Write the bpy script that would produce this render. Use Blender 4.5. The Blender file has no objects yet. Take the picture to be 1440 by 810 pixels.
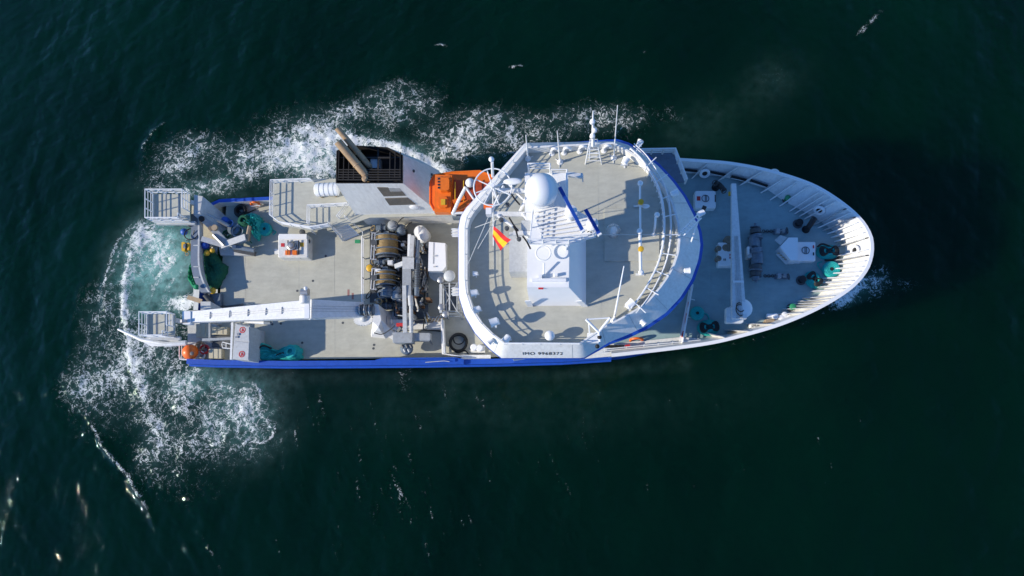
import bpy, bmesh, math, random
import numpy as np
from mathutils import Vector, Matrix
R_ = math.radians
sc = bpy.context.scene
random.seed(7); rng = np.random.default_rng(7)

# ------------------------------------------------------------------ camera
# drone camera, 24 mm equivalent, looking down with a slight tilt.  World: X = ship's axis (bow +X), Y = port, Z up, sea at 0
F = 960.0; VP = (795.0, 610.0); CAM_H = 78.0; YAW = 1.3
_n = Vector((VP[0]-720, -(VP[1]-405), -F)).normalized(); _zc = -_n
_xs = Vector((math.cos(R_(YAW)), math.sin(R_(YAW)), 0)); _xc = (_xs - _zc*_xs.dot(_zc)).normalized(); _yc = _zc.cross(_xc)
ROT = Matrix((_xc, _yc, _zc))                    # camera axes -> world
def _ray(px, py): return ROT @ Vector((px-720, -(py-405), -F))
_d = _ray(720, 384); _t = (3.0-CAM_H)/_d.z
CAM = Vector((-_d.x*_t, -_d.y*_t, CAM_H))
def P(px, py, z):                                 # photo survey point at a known height -> metres on the ship
    d = _ray(px, py); t = (z-CAM.z)/d.z
    return Vector((CAM.x+d.x*t, CAM.y+d.y*t, z))
cd = bpy.data.cameras.new('camera'); cam = bpy.data.objects.new('camera', cd); sc.collection.objects.link(cam)
cd.sensor_fit = 'HORIZONTAL'; cd.sensor_width = 36.0; cd.lens = 36.0*F/1440.0; cd.clip_start = 1; cd.clip_end = 6000
cam.matrix_world = Matrix.Translation(CAM) @ ROT.to_4x4(); sc.camera = cam
# ------------------------------------------------------------------ light
SUN_EL, SUN_AZ = 28.0, 191.0                      # azimuth of the sun from +X, counter-clockwise (aft, a little to starboard)
w = bpy.data.worlds.new('World'); sc.world = w; w.use_nodes = True
nt = w.node_tree; sky = nt.nodes.new('ShaderNodeTexSky'); sky.sky_type = 'NISHITA'; sky.sun_disc = False
sky.sun_elevation = R_(SUN_EL); sky.sun_rotation = R_(90-SUN_AZ)
sky.air_density = 1.0; sky.dust_density = 0.0; sky.ozone_density = 10.0
bg = nt.nodes['Background']; bg.inputs[1].default_value = 0.15; nt.links.new(sky.outputs[0], bg.inputs[0])
sd = bpy.data.lights.new('sun', 'SUN'); sd.energy = 3.95; sd.angle = R_(0.53); sd.color = (1.0, 0.91, 0.76)
so = bpy.data.objects.new('sun', sd); sc.collection.objects.link(so)
_s = Vector((math.cos(R_(SUN_AZ))*math.cos(R_(SUN_EL)), math.sin(R_(SUN_AZ))*math.cos(R_(SUN_EL)), math.sin(R_(SUN_EL))))
so.rotation_euler = _s.to_track_quat('Z', 'Y').to_euler(); so.location = _s*90
vs = sc.view_settings; vs.view_transform = 'Standard'; vs.look = 'None'; vs.exposure = 0.45; vs.gamma = 1.0; vs.use_curve_mapping = False

# ------------------------------------------------------------------ materials
MATS = {}
def mat(name, col, rough=0.5, metal=0.0, var=0.12, scale=1.2, bump=0.0, bscale=30, stain=None, stain_amt=0.0, stain_scale=0.6, coat=0.0):
    m = bpy.data.materials.new(name); m.use_nodes = True; n = m.node_tree.nodes; l = m.node_tree.links
    b = n['Principled BSDF']; b.inputs['Roughness'].default_value = rough; b.inputs['Metallic'].default_value = metal
    if coat: b.inputs['Coat Weight'].default_value = coat
    g = n.new('ShaderNodeNewGeometry')
    nz = n.new('ShaderNodeTexNoise'); nz.inputs['Scale'].default_value = scale; nz.inputs['Detail'].default_value = 6; nz.inputs['Roughness'].default_value = 0.65
    l.new(g.outputs['Position'], nz.inputs['Vector'])
    r = n.new('ShaderNodeValToRGB'); r.color_ramp.elements[0].position = 0.3; r.color_ramp.elements[1].position = 0.72
    r.color_ramp.elements[0].color = (*[c*(1-var) for c in col], 1); r.color_ramp.elements[1].color = (*[min(1, c*(1+var*0.6)) for c in col], 1)
    l.new(nz.outputs[0], r.inputs[0]); out = r.outputs[0]
    if stain:
        n2 = n.new('ShaderNodeTexNoise'); n2.inputs['Scale'].default_value = stain_scale; n2.inputs['Detail'].default_value = 8; n2.inputs['Roughness'].default_value = 0.7; n2.inputs['Distortion'].default_value = 0.6
        l.new(g.outputs['Position'], n2.inputs['Vector'])
        mr = n.new('ShaderNodeMapRange'); mr.inputs[1].default_value = 0.52; mr.inputs[2].default_value = 0.75; mr.inputs[4].default_value = stain_amt
        l.new(n2.outputs[0], mr.inputs[0])
        mx = n.new('ShaderNodeMix'); mx.data_type = 'RGBA'; l.new(mr.outputs[0], mx.inputs[0]); l.new(out, mx.inputs[6]); mx.inputs[7].default_value = (*stain, 1)
        out = mx.outputs[2]
    if name in ('deck', 'deck_fore', 'white', 'light_grey', 'blue'):      # long scuffs and runs, mostly fore and aft
        mp = n.new('ShaderNodeMapping'); mp.inputs['Scale'].default_value = (0.45, 1.0, 1.0) if 'deck' in name else (2.6, 2.6, 0.3); l.new(g.outputs['Position'], mp.inputs['Vector'])
        n3 = n.new('ShaderNodeTexNoise'); n3.inputs['Scale'].default_value = 1.5; n3.inputs['Detail'].default_value = 5; n3.inputs['Roughness'].default_value = 0.7; l.new(mp.outputs[0], n3.inputs['Vector'])
        m3 = n.new('ShaderNodeMapRange'); m3.inputs[1].default_value = 0.35; m3.inputs[2].default_value = 0.7; m3.inputs[3].default_value = 1.06; m3.inputs[4].default_value = 0.88 if 'deck' in name else 0.88; l.new(n3.outputs[0], m3.inputs[0])
        x3 = n.new('ShaderNodeMix'); x3.data_type = 'RGBA'; x3.blend_type = 'MULTIPLY'; x3.inputs[0].default_value = 1.0; l.new(out, x3.inputs[6]); l.new(m3.outputs[0], x3.inputs[7]); out = x3.outputs[2]
    l.new(out, b.inputs['Base Color'])
    if bump:
        nb = n.new('ShaderNodeTexNoise'); nb.inputs['Scale'].default_value = bscale; nb.inputs['Detail'].default_value = 4; l.new(g.outputs['Position'], nb.inputs['Vector'])
        bm_ = n.new('ShaderNodeBump'); bm_.inputs['Strength'].default_value = bump; bm_.inputs['Distance'].default_value = 0.03
        l.new(nb.outputs[0], bm_.inputs['Height']); l.new(bm_.outputs[0], b.inputs['Normal'])
    MATS[name] = m; return m
mat('white', (0.74, 0.74, 0.72), 0.42, var=0.06, stain=(0.5, 0.44, 0.36), stain_amt=0.32, stain_scale=1.1)
mat('white_clean', (0.81, 0.81, 0.80), 0.35, var=0.03)
mat('white_worn', (0.70, 0.69, 0.65), 0.5, var=0.12, scale=2.5, stain=(0.36, 0.27, 0.19), stain_amt=0.5, stain_scale=1.6)
mat('deck', (0.455, 0.45, 0.38), 0.7, var=0.06, scale=0.8, bump=0.15, bscale=40, stain=(0.32, 0.30, 0.25), stain_amt=0.38, stain_scale=0.6)
mat('deck_fore', (0.27, 0.385, 0.39), 0.65, var=0.08, scale=0.7, bump=0.15, bscale=40, stain=(0.2, 0.28, 0.29), stain_amt=0.6, stain_scale=0.4)
mat('blue', (0.012, 0.075, 0.42), 0.4, var=0.15, scale=2, stain=(0.05, 0.10, 0.30), stain_amt=0.35, stain_scale=1.8)
mat('radar_blue', (0.012, 0.06, 0.32), 0.35, var=0.05)
mat('grey', (0.34, 0.36, 0.37), 0.5, var=0.14, scale=3, stain=(0.16, 0.14, 0.12), stain_amt=0.45, stain_scale=2.2)
mat('light_grey', (0.52, 0.53, 0.52), 0.5, var=0.10, scale=2.5, stain=(0.3, 0.26, 0.21), stain_amt=0.4, stain_scale=1.8)
mat('dark_grey', (0.07, 0.078, 0.085), 0.55, var=0.3, scale=3, stain=(0.16, 0.11, 0.07), stain_amt=0.4, stain_scale=2.5)
mat('machine', (0.14, 0.18, 0.22), 0.45, var=0.25, scale=4, stain=(0.09, 0.075, 0.06), stain_amt=0.6, stain_scale=3)
mat('slate_shade', (0.15, 0.19, 0.25), 0.5, var=0.15, scale=2, stain=(0.1, 0.1, 0.1), stain_amt=0.4, stain_scale=1.5)  # dark blue-grey with shade put into the colour, for crossbeam and side platform
mat('black', (0.012, 0.012, 0.013), 0.55, var=0.3, scale=4)
mat('soot', (0.018, 0.016, 0.015), 0.75, var=0.4, scale=2)
mat('tan_pipe', (0.40, 0.27, 0.15), 0.45, var=0.18, scale=1.5, stain=(0.16, 0.09, 0.05), stain_amt=0.75, stain_scale=1.1)
mat('grille', (0.20, 0.165, 0.12), 0.7, var=0.2, scale=3)
mat('orange', (0.80, 0.17, 0.012), 0.42, var=0.10, scale=2, stain=(0.55, 0.10, 0.01), stain_amt=0.4, stain_scale=1.5)
mat('orange_dark', (0.42, 0.06, 0.01), 0.5, var=0.25, scale=3)
mat('orange_buoy', (0.90, 0.16, 0.015), 0.4, var=0.08, scale=3)
mat('rope_teal', (0.015, 0.42, 0.38), 0.8, var=0.35, scale=9, bump=0.8, bscale=22)
mat('net_green', (0.007, 0.115, 0.055), 0.85, var=0.45, scale=7, bump=1.0, bscale=16)
mat('net_bright', (0.012, 0.28, 0.12), 0.85, var=0.35, scale=7, bump=1.0, bscale=16)
mat('wire', (0.33, 0.23, 0.10), 0.5, metal=0.2, var=0.25, scale=5, stain=(0.14, 0.09, 0.04), stain_amt=0.6, stain_scale=2)
mat('wood', (0.36, 0.27, 0.17), 0.7, var=0.2, scale=4)
mat('beige', (0.52, 0.47, 0.34), 0.6, var=0.12, scale=3, stain=(0.3, 0.22, 0.13), stain_amt=0.4, stain_scale=2)
mat('yellow', (0.70, 0.40, 0.02), 0.45, var=0.12, scale=4)
mat('red', (0.55, 0.03, 0.03), 0.5, var=0.1)
mat('faded_red', (0.34, 0.17, 0.15), 0.7, var=0.3, scale=8)
mat('flag_red', (0.60, 0.02, 0.02), 0.8, var=0.08); mat('flag_yellow', (0.85, 0.45, 0.01), 0.8, var=0.05)
mat('blue_drum', (0.02, 0.10, 0.40), 0.45, var=0.15)
mat('green_paint', (0.03, 0.28, 0.12), 0.5)
mat('rust', (0.20, 0.105, 0.05), 0.7, var=0.35, scale=5)
mat('steel', (0.45, 0.44, 0.42), 0.35, metal=0.7, var=0.2, scale=4)
mat('rubber', (0.02, 0.022, 0.02), 0.6, var=0.3, scale=6)
mat('glass', (0.02, 0.03, 0.04), 0.08)
def mat_plastic():
    m = bpy.data.materials.new('clear_plastic'); m.use_nodes = True; b = m.node_tree.nodes['Principled BSDF']
    b.inputs['Base Color'].default_value = (0.75, 0.8, 0.82, 1); b.inputs['Roughness'].default_value = 0.18
    b.inputs['Alpha'].default_value = 0.42; MATS['plastic'] = m
mat_plastic()

# ------------------------------------------------------------------ mesh helpers
class MB:
    def __init__(s): s.bm = bmesh.new()
    def prism(s, poly, z0, z1, poly0=None):       # poly: list of (x, y) for the top, poly0 for the bottom
        poly0 = poly0 or poly
        a = [s.bm.verts.new((p[0], p[1], z0)) for p in poly0]; b = [s.bm.verts.new((p[0], p[1], z1)) for p in poly]
        n = len(poly); s.bm.faces.new(b); s.bm.faces.new(a[::-1])
        for i in range(n): s.bm.faces.new((a[i], a[(i+1) % n], b[(i+1) % n], b[i]))
        return s
    def face(s, pts): s.bm.faces.new([s.bm.verts.new(tuple(p)) for p in pts]); return s
    def loft(s, loops, closed=True, cap0=False, cap1=False):
        rows = [[s.bm.verts.new(tuple(p)) for p in L] for L in loops]; n = len(rows[0])
        for r0, r1 in zip(rows, rows[1:]):
            for i in range(n if closed else n-1): s.bm.faces.new((r0[i], r0[(i+1) % n], r1[(i+1) % n], r1[i]))
        if cap0: s.bm.faces.new(rows[0][::-1])
        if cap1: s.bm.faces.new(rows[-1])
        return s
    def box(s, c, size, rz=0.0, ry=0.0, rx=0.0):
        M = Matrix.Translation(c) @ Matrix.Rotation(rz, 4, 'Z') @ Matrix.Rotation(ry, 4, 'Y') @ Matrix.Rotation(rx, 4, 'X') @ Matrix.Diagonal((*size, 1))
        bmesh.ops.create_cube(s.bm, size=1.0, matrix=M); return s
    def boxpx(s, x0, y0, x1, y1, z0, z1, inset=0.0, bevel=0.0):
        q = [P(x0, y0, z1), P(x0, y1, z1), P(x1, y1, z1), P(x1, y0, z1)]
        if bevel:
            c = sum(q, Vector())/4; o = []
            for i in range(4):
                a, b, d = q[i-1], q[i], q[(i+1) % 4]
                o += [b+(a-b).normalized()*bevel, b+(a-b).normalized()*bevel*0.3+(d-b).normalized()*bevel*0.3, b+(d-b).normalized()*bevel]
            lo = [c+(v-c)*1.0 for v in o]; 
            s.loft([[(v.x, v.y, z0) for v in lo], [(v.x, v.y, z1-bevel*0.6) for v in o], [((c+(v-c)*0.95).x, (c+(v-c)*0.95).y, z1) for v in o]], True, True, True)
            return s
        return s.prism([(v.x, v.y) for v in q], z0, z1)
    def cyl(s, p, q, r0, r1=None, n=12, caps=True):
        p, q = Vector(p), Vector(q); r1 = r0 if r1 is None else r1; d = q-p
        if d.length < 1e-5: return s
        rot = d.to_track_quat('Z', 'Y').to_matrix()
        A = [p + rot @ Vector((math.cos(2*math.pi*i/n)*r0, math.sin(2*math.pi*i/n)*r0, 0)) for i in range(n)]
        B = [q + rot @ Vector((math.cos(2*math.pi*i/n)*r1, math.sin(2*math.pi*i/n)*r1, 0)) for i in range(n)]
        return s.loft([A, B], True, caps, caps)
    def bar(s, p, q, w_, h_=None):                # rectangular bar, w_ across, h_ vertical
        p, q = Vector(p), Vector(q); h_ = h_ or w_; d = (q-p).normalized(); up = Vector((0, 0, 1))
        if abs(d.z) > 0.95: up = Vector((1, 0, 0))
        sd_ = d.cross(up).normalized(); u = sd_.cross(d)
        f = lambda o: [o+sd_*a*w_/2+u*b*h_/2 for a, b in ((-1, -1), (1, -1), (1, 1), (-1, 1))]
        return s.loft([f(p), f(q)], True, True, True)
    def tube(s, pts, r, n=6, closed=False, caps=True):
        pts = [Vector(p) for p in pts]; L = []; m = len(pts)
        for i in range(m):
            a = pts[i-1] if (i > 0 or closed) else pts[i]; b = pts[(i+1) % m] if (i < m-1 or closed) else pts[i]
            d = (b-a); d = d.normalized() if d.length > 1e-6 else Vector((1, 0, 0))
            up = Vector((0, 0, 1)) if abs(d.z) < 0.9 else Vector((1, 0, 0))
            sd_ = d.cross(up).normalized(); u = sd_.cross(d)
            rr = r[i] if isinstance(r, (list, tuple)) else r
            L.append([pts[i]+sd_*math.cos(2*math.pi*k/n)*rr+u*math.sin(2*math.pi*k/n)*rr for k in range(n)])
        if closed: L.append(L[0])
        return s.loft(L, True, caps and not closed, caps and not closed)
    def lathe(s, c, prof, n=16, axis=None):       # prof: (r, h) pairs along axis
        c = Vector(c); rot = Vector(axis or (0, 0, 1)).to_track_quat('Z', 'Y').to_matrix()
        L = [[c + rot @ Vector((math.cos(2*math.pi*i/n)*max(r, 1e-3), math.sin(2*math.pi*i/n)*max(r, 1e-3), h)) for i in range(n)] for r, h in prof]
        return s.loft(L, True, True, True)
    def sphere(s, c, r, n=18, sx=1, sy=1, sz=1):
        bmesh.ops.create_uvsphere(s.bm, u_segments=n, v_segments=max(6, n*2//3), radius=r, matrix=Matrix.Translation(c) @ Matrix.Diagonal((sx, sy, sz, 1))); return s
    def torus(s, c, R, r, n=24, m=8, axis=None, sz=1.0):
        c = Vector(c); rot = Vector(axis or (0, 0, 1)).to_track_quat('Z', 'Y').to_matrix()
        L = [[c + rot @ Vector(((R+math.cos(2*math.pi*k/m)*r)*math.cos(2*math.pi*i/n), (R+math.cos(2*math.pi*k/m)*r)*math.sin(2*math.pi*i/n), math.sin(2*math.pi*k/m)*r*sz)) for k in range(m)] for i in range(n)]
        L.append(L[0]); return s.loft(L, True)

WL = {}
def link(name, data): o = bpy.data.objects.new(name, data); sc.collection.objects.link(o); return o
def obj(name, mb, m, parent=None, smooth=False, label=None):
    me = bpy.data.meshes.new(name); bm = mb.bm if isinstance(mb, MB) else mb
    bmesh.ops.remove_doubles(bm, verts=bm.verts, dist=1e-4)
    bmesh.ops.recalc_face_normals(bm, faces=bm.faces)
    bm.to_mesh(me); bm.free()
    n = len(me.vertices); co = np.empty(n*3, np.float32); me.vertices.foreach_get('co', co); co = co.reshape(-1, 3)
    c = (co.min(0)+co.max(0))/2 if n else np.zeros(3); c = Vector([float(v) for v in c])
    if parent is None: c.z = float(co[:, 2].min())
    me.vertices.foreach_set('co', (co-np.array(c, np.float32)).ravel()); me.update()
    for mm in (m if isinstance(m, (list, tuple)) else [m]): me.materials.append(MATS[mm])
    if smooth:
        me.polygons.foreach_set('use_smooth', [True]*len(me.polygons))
        try: me.set_sharp_from_angle(angle=R_(40))
        except Exception: pass
    o = link(name, me)
    if parent: o.parent = parent; o.location = c-WL[parent.name]
    else: o.location = c
    WL[o.name] = c
    if label: o['label'] = label
    return o
def tag(o, label, cat, group=None):
    o['label'] = label; o['category'] = cat
    if group: o['group'] = group
    return o
def thing(name, label, cat, loc, group=None):
    o = link(name, None); o.location = loc; o.empty_display_size = 0.3; WL[o.name] = Vector(loc); return tag(o, label, cat, group)
def resample(pts, n):
    pts = [Vector(p) for p in pts]; d = [0]
    for a, b in zip(pts, pts[1:]): d.append(d[-1]+(b-a).length)
    out = []
    for k in range(n):
        t = d[-1]*k/(n-1); i = max(0, min(len(pts)-2, next((j for j in range(len(d)-1) if d[j+1] >= t), len(pts)-2)))
        f = (t-d[i])/max(1e-6, d[i+1]-d[i]); out.append(pts[i].lerp(pts[i+1], f))
    return out
def smooth_path(pts, n=6):                        # Catmull-Rom
    pts = [Vector(p) for p in pts]; q = [pts[0]]+pts+[pts[-1]]; out = []
    for i in range(1, len(q)-2):
        a, b, c, d = q[i-1:i+3]
        for k in range(n):
            t = k/n; out.append(0.5*((2*b)+(c-a)*t+(2*a-5*b+4*c-d)*t*t+(3*b-a-3*c+d)*t**3))
    out.append(pts[-1]); return out
def railing(mb, pts, h=1.1, rails=3, r=0.05, step=1.5, closed=False, top_out=0.0):
    pts = [Vector(p) for p in pts]; seq = pts+[pts[0]] if closed else pts
    r *= 1.35
    for k in range(1, rails+1):
        mb.tube([p+Vector((0, 0, h*k/rails)) for p in seq], r*(1.15 if k == rails else 0.85), 6)
    for a, b in zip(seq, seq[1:]):
        n = max(1, int(round((b-a).length/step)))
        for i in range(n+1): p = a.lerp(b, i/n); mb.cyl(p, p+Vector((0, 0, h)), r, n=6)
    return mb
def xy(L): return [(p.x, p.y) for p in L]

Z_DECK, Z_BW, Z_FORE, Z_BOAT, Z_ROOF = 3.0, 4.3, 8.6, 6.4, 18.0
def zcap(px): return 10.0+0.8*max(0, min(1, (px-950)/279.0))

# ================================================================== SEA (see end of script for wave and foam helpers)
def build_sea():
    x0, x1, y0, y1, d = -72.0, 68.0, -44.0, 58.0, 0.2
    nx = int((x1-x0)/d)+1; ny = int((y1-y0)/d)+1
    X, Y = np.meshgrid(np.linspace(x0, x1, nx), np.linspace(y0, y1, ny))
    Z = np.zeros_like(X)
    # chop and swell: crests run nearly athwartships
    for lam0, lam1, cnt, slope, spread in ((14, 26, 7, 0.022, 16), (5, 12, 14, 0.030, 24), (1.6, 4.5, 36, 0.058, 38), (0.7, 1.6, 34, 0.062, 55)):
        for _ in range(cnt):
            lam = math.exp(rng.uniform(math.log(lam0), math.log(lam1))); k = 2*math.pi/lam
            th = R_(172+rng.normal(0, spread)); a = slope/k/math.sqrt(cnt/2)
            ph = k*(X*math.cos(th)+Y*math.sin(th))+rng.uniform(0, 6.28)
            Z += a*(np.sin(ph)+0.22*np.cos(2*ph))
    def W(px, py): p = P(px, py, 0.0); return p.x, p.y
    def seg_dist(pts):
        D = np.full_like(X, 1e9); T = np.zeros_like(X); tot = 0; q = [W(*p) for p in pts]
        Ls = [math.hypot(b[0]-a[0], b[1]-a[1]) for a, b in zip(q, q[1:])]; S = sum(Ls); SD = np.zeros_like(X)
        for (a, b), L in zip(zip(q, q[1:]), Ls):
            ux, uy = (b[0]-a[0])/L, (b[1]-a[1])/L
            t = np.clip((X-a[0])*ux+(Y-a[1])*uy, 0, L); dx = X-a[0]-t*ux; dy = Y-a[1]-t*uy; dd = np.hypot(dx, dy)
            m = dd < D; D = np.where(m, dd, D); T = np.where(m, (tot+t)/S, T); SD = np.where(m, dx*-uy+dy*ux, SD); tot += L
        return D, T, SD
    foam = np.zeros_like(X); aer = np.zeros_like(X); fine = np.zeros_like(X)
    def blob(A, px, py, rx, ry, v, rot=0.0, p=2.0):
        c = W(px, py); s = 12.3; ca, sa = math.cos(R_(rot)), math.sin(R_(rot))
        u = ((X-c[0])*ca+(Y-c[1])*sa)/(rx/s); t = (-(X-c[0])*sa+(Y-c[1])*ca)/(ry/s)
        p = min(p, 2.7); np.maximum(A, v*np.exp(-(u*u+t*t)**(p/2)), out=A)
    def streak(A, pts, wid, v, fade=True, asym=0.0):
        D, T, SD = seg_dist(pts); wd = wid/12.3*(1+asym*np.sign(SD))
        f = np.sin(np.clip(T, 0, 1)*math.pi)**0.5 if fade else 1.0
        np.maximum(A, v*f*np.exp(-(D/wd)**2), out=A)
    # port side wash along the hull
    blob(foam, 425, 215, 75, 48, 0.66, 8, 4); blob(foam, 455, 235, 60, 30, 0.72, 0, 4); blob(foam, 385, 225, 40, 40, 0.6); blob(foam, 440, 182, 50, 12, 0.8, 0, 3)
    streak(foam, [(440, 190), (500, 196), (550, 207), (600, 226), (640, 250)], 9, 1.08, False)
    streak(foam, [(455, 200), (520, 215), (600, 240)], 16, 0.85, False)
    blob(foam, 330, 225, 90, 40, 0.5, 12); blob(foam, 265, 228, 60, 36, 0.55, 20, 4); blob(foam, 300, 262, 70, 18, 0.66, 0, 4); blob(foam, 235, 265, 35, 25, 0.5); blob(foam, 350, 245, 40, 30, 0.6)
    streak(foam, [(420, 175), (480, 160), (530, 140), (580, 112)], 17, 0.55); blob(foam, 545, 150, 60, 24, 0.46, 30, 4); blob(foam, 575, 165, 45, 22, 0.42)
    blob(foam, 640, 205, 48, 34, 0.60, 0, 4); blob(foam, 600, 190, 35, 25, 0.5); blob(foam, 715, 195, 40, 36, 0.52, 0, 4); blob(foam, 770, 190, 55, 22, 0.5, 0, 4)
    streak(foam, [(690, 200), (720, 175), (760, 165), (800, 172), (850, 180), (900, 165)], 10, 0.5)
    blob(foam, 870, 175, 70, 22, 0.38, 0, 4); blob(foam, 935, 160, 35, 25, 0.3); blob(foam, 1085, 110, 45, 24, 0.16, 35); blob(foam, 1000, 150, 50, 24, 0.15, 30)
    # stern wash
    blob(foam, 212, 355, 46, 58, 0.55, 0, 4); streak(foam, [(255, 350), (225, 385), (205, 430)], 7, 0.8); streak(foam, [(262, 372), (238, 400), (222, 440)], 5, 0.7); blob(foam, 262, 425, 40, 14, 1.05, 0, 4); blob(foam, 200, 335, 22, 34, 1.0, -20)
    streak(foam, [(240, 300), (205, 318), (188, 350), (178, 400), (176, 440), (186, 500), (200, 545), (222, 600)], 13, 0.72); streak(foam, [(215, 308), (190, 340), (176, 395), (175, 440), (184, 500), (198, 548), (220, 590)], 6, 1.15)
    streak(foam, [(200, 300), (165, 340), (150, 390), (150, 440), (160, 480)], 3.5, 0.66); streak(foam, [(196, 310), (172, 345), (158, 390), (158, 440), (175, 500)], 3.5, 0.6)
    blob(foam, 150, 440, 16, 60, 0.5, 0, 4); blob(foam, 125, 540, 40, 40, 0.5, 0, 4); blob(foam, 160, 520, 40, 55, 0.52, 0, 4); blob(foam, 200, 490, 50, 60, 0.6, 0, 4)
    streak(foam, [(185, 470), (192, 520), (204, 558), (218, 578)], 12, 0.8); streak(foam, [(200, 560), (225, 610), (245, 650)], 22, 0.55)
    blob(foam, 262, 560, 50, 60, 0.52, 0, 4); blob(foam, 330, 585, 60, 50, 0.56, 0, 4); blob(foam, 345, 575, 30, 30, 0.62); blob(foam, 300, 560, 40, 40, 0.55); blob(foam, 290, 620, 90, 35, 0.46, 0, 4)
    blob(foam, 220, 640, 60, 40, 0.36, 0, 4); blob(foam, 250, 520, 50, 40, 0.45)
    for (px, py) in ((345, 560), (325, 600), (365, 600), (310, 575)):
        c = W(px, py)
        for k in range(3):
            r = (14+k*9)/12.3; Dd = np.abs(np.hypot(X-c[0], Y-c[1])-r); ang = np.arctan2(Y-c[1], X-c[0])
            np.maximum(foam, 0.75*np.exp(-(Dd/0.22)**2)*(0.5+0.5*np.sin(ang*1.0+k*2+px)), out=foam)
    # bow wave on starboard, a few whitecaps
    blob(foam, 1195, 410, 36, 15, 0.85, 32, 3); blob(foam, 1235, 385, 20, 14, 0.45, 32); blob(foam, 1258, 400, 30, 10, 0.28, 10)
    for (a, b) in (((604, 66), (634, 64)), ((714, 96), (744, 94))): streak(foam, [a, ((a[0]+b[0])/2, a[1]-3), b], 3.0, 0.85)
    streak(foam, [(1200, 55), (1225, 30), (1246, 8)], 4, 0.65); streak(foam, [(195, 215), (212, 190), (240, 165)], 3, 0.6); blob(foam, 905, 75, 6, 4, 0.5)
    for a_ in ((270, 228, 90, 62, .44), (240, 250, 60, 50, .40), (440, 185, 120, 62, .40), (560, 150, 95, 55, .42), (680, 185, 110, 52, .46), (830, 170, 120, 42, .38), (170, 560, 100, 80, .34), (310, 600, 100, 70, .38), (150, 470, 60, 100, .44), (240, 480, 60, 60, .46), (1215, 402, 40, 24, .45), (1265, 400, 40, 14, .3), (250, 660, 120, 55, .28), (120, 540, 50, 60, .36)): blob(foam, *a_, 0, 3)
    # thin windrows on starboard
    for _ in range(130):
        px = rng.uniform(380, 860); py = rng.uniform(530, 760); L = rng.uniform(16, 60); dx = L*rng.uniform(0.12, 0.42)
        v = rng.uniform(0.34, 0.56)*(1.0 if px < 700 else 0.8)
        streak(foam, [(px, py), (px+dx*0.4, py+L*0.55), (px+dx, py+L)], rng.uniform(1.0, 2.4), v)
    for _ in range(16):
        px = rng.uniform(860, 1260); py = rng.uniform(500, 700); L = rng.uniform(10, 30)
        streak(foam, [(px, py), (px+L*0.2, py+L)], rng.uniform(1.2, 2.5), rng.uniform(0.35, 0.55))
    blob(foam, 570, 530, 16, 22, 0.42)
    for pts, wd_, v in (([(545, 655), (562, 690), (580, 720)], 3, 0.52), ([(280, 745), (296, 775), (315, 808)], 3, 0.55), ([(500, 670), (508, 710)], 3, 0.45)): streak(foam, pts, wd_, v)
    streak(foam, [(300, 522), (420, 524), (600, 523), (760, 520), (900, 510)], 2.5, 0.2, False); streak(aer, [(380, 530), (600, 532), (800, 526), (960, 512)], 12, 0.04, False); streak(foam, [(960, 500), (1060, 478), (1140, 452), (1180, 428)], 3, 0.3, False); streak(foam, [(930, 205), (1010, 212)], 4, 0.25)
    # aerated, greener water
    blob(aer, 225, 380, 60, 75, 1.1, 0, 4); blob(aer, 310, 538, 85, 28, 0.5, 0, 3); blob(aer, 335, 580, 55, 50, 0.5); blob(aer, 215, 510, 45, 50, 0.2); blob(aer, 440, 225, 80, 40, 0.45); blob(aer, 560, 220, 80, 22, 0.4)
    blob(aer, 1080, 120, 55, 40, 0.035, 30); blob(aer, 980, 180, 80, 40, 0.03, 20); blob(aer, 660, 200, 70, 30, 0.2); blob(aer, 700, 560, 320, 60, 0.02, 0, 4); blob(aer, 290, 260, 80, 25, 0.25)
    # break the masks up at metre scale
    def vnoise(cell, seed):
        r = np.random.default_rng(seed); gx = int((x1-x0)/cell)+3; gy = int((y1-y0)/cell)+3; G = r.random((gy, gx))
        fx = (X-x0)/cell; fy = (Y-y0)/cell; i = fx.astype(int); j = fy.astype(int); u = fx-i; v = fy-j; u = u*u*(3-2*u); v = v*v*(3-2*v)
        return (G[j, i]*(1-u)+G[j, i+1]*u)*(1-v)+(G[j+1, i]*(1-u)+G[j+1, i+1]*u)*v
    br = 0.5*vnoise(3.2, 1)+0.3*vnoise(1.5, 2)+0.2*vnoise(0.7, 3)
    def blur(A, n):
        for ax in (0, 1):
            c = np.cumsum(np.pad(A, [(n+1, n) if a == ax else (0, 0) for a in (0, 1)], mode='edge'), axis=ax)
            A = (np.take(c, np.arange(2*n+1, c.shape[ax]), ax)-np.take(c, np.arange(0, c.shape[ax]-2*n-1), ax))/(2*n+1)
        return A
    soft = blur(blur(np.minimum(foam, 0.8), 5), 5)
    foam = np.minimum((0.66*foam+0.36*soft)*(0.5+1.0*br), 0.80); aer = np.maximum(aer, 0.55*np.clip(soft-0.22, 0, 1))*(0.3+1.4*br)
    for pts_, w_, v_ in (([(112, 560), (128, 595), (150, 632), (182, 672), (205, 708), (222, 745)], 3.4, 0.58), ([(62, 440), (68, 540), (80, 620)], 2.5, 0.22), ([(100, 480), (104, 520), (118, 580)], 3, 0.3)): streak(foam, pts_, w_, v_)  # foam specks on these crests also paint in the sun's sparkle
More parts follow.
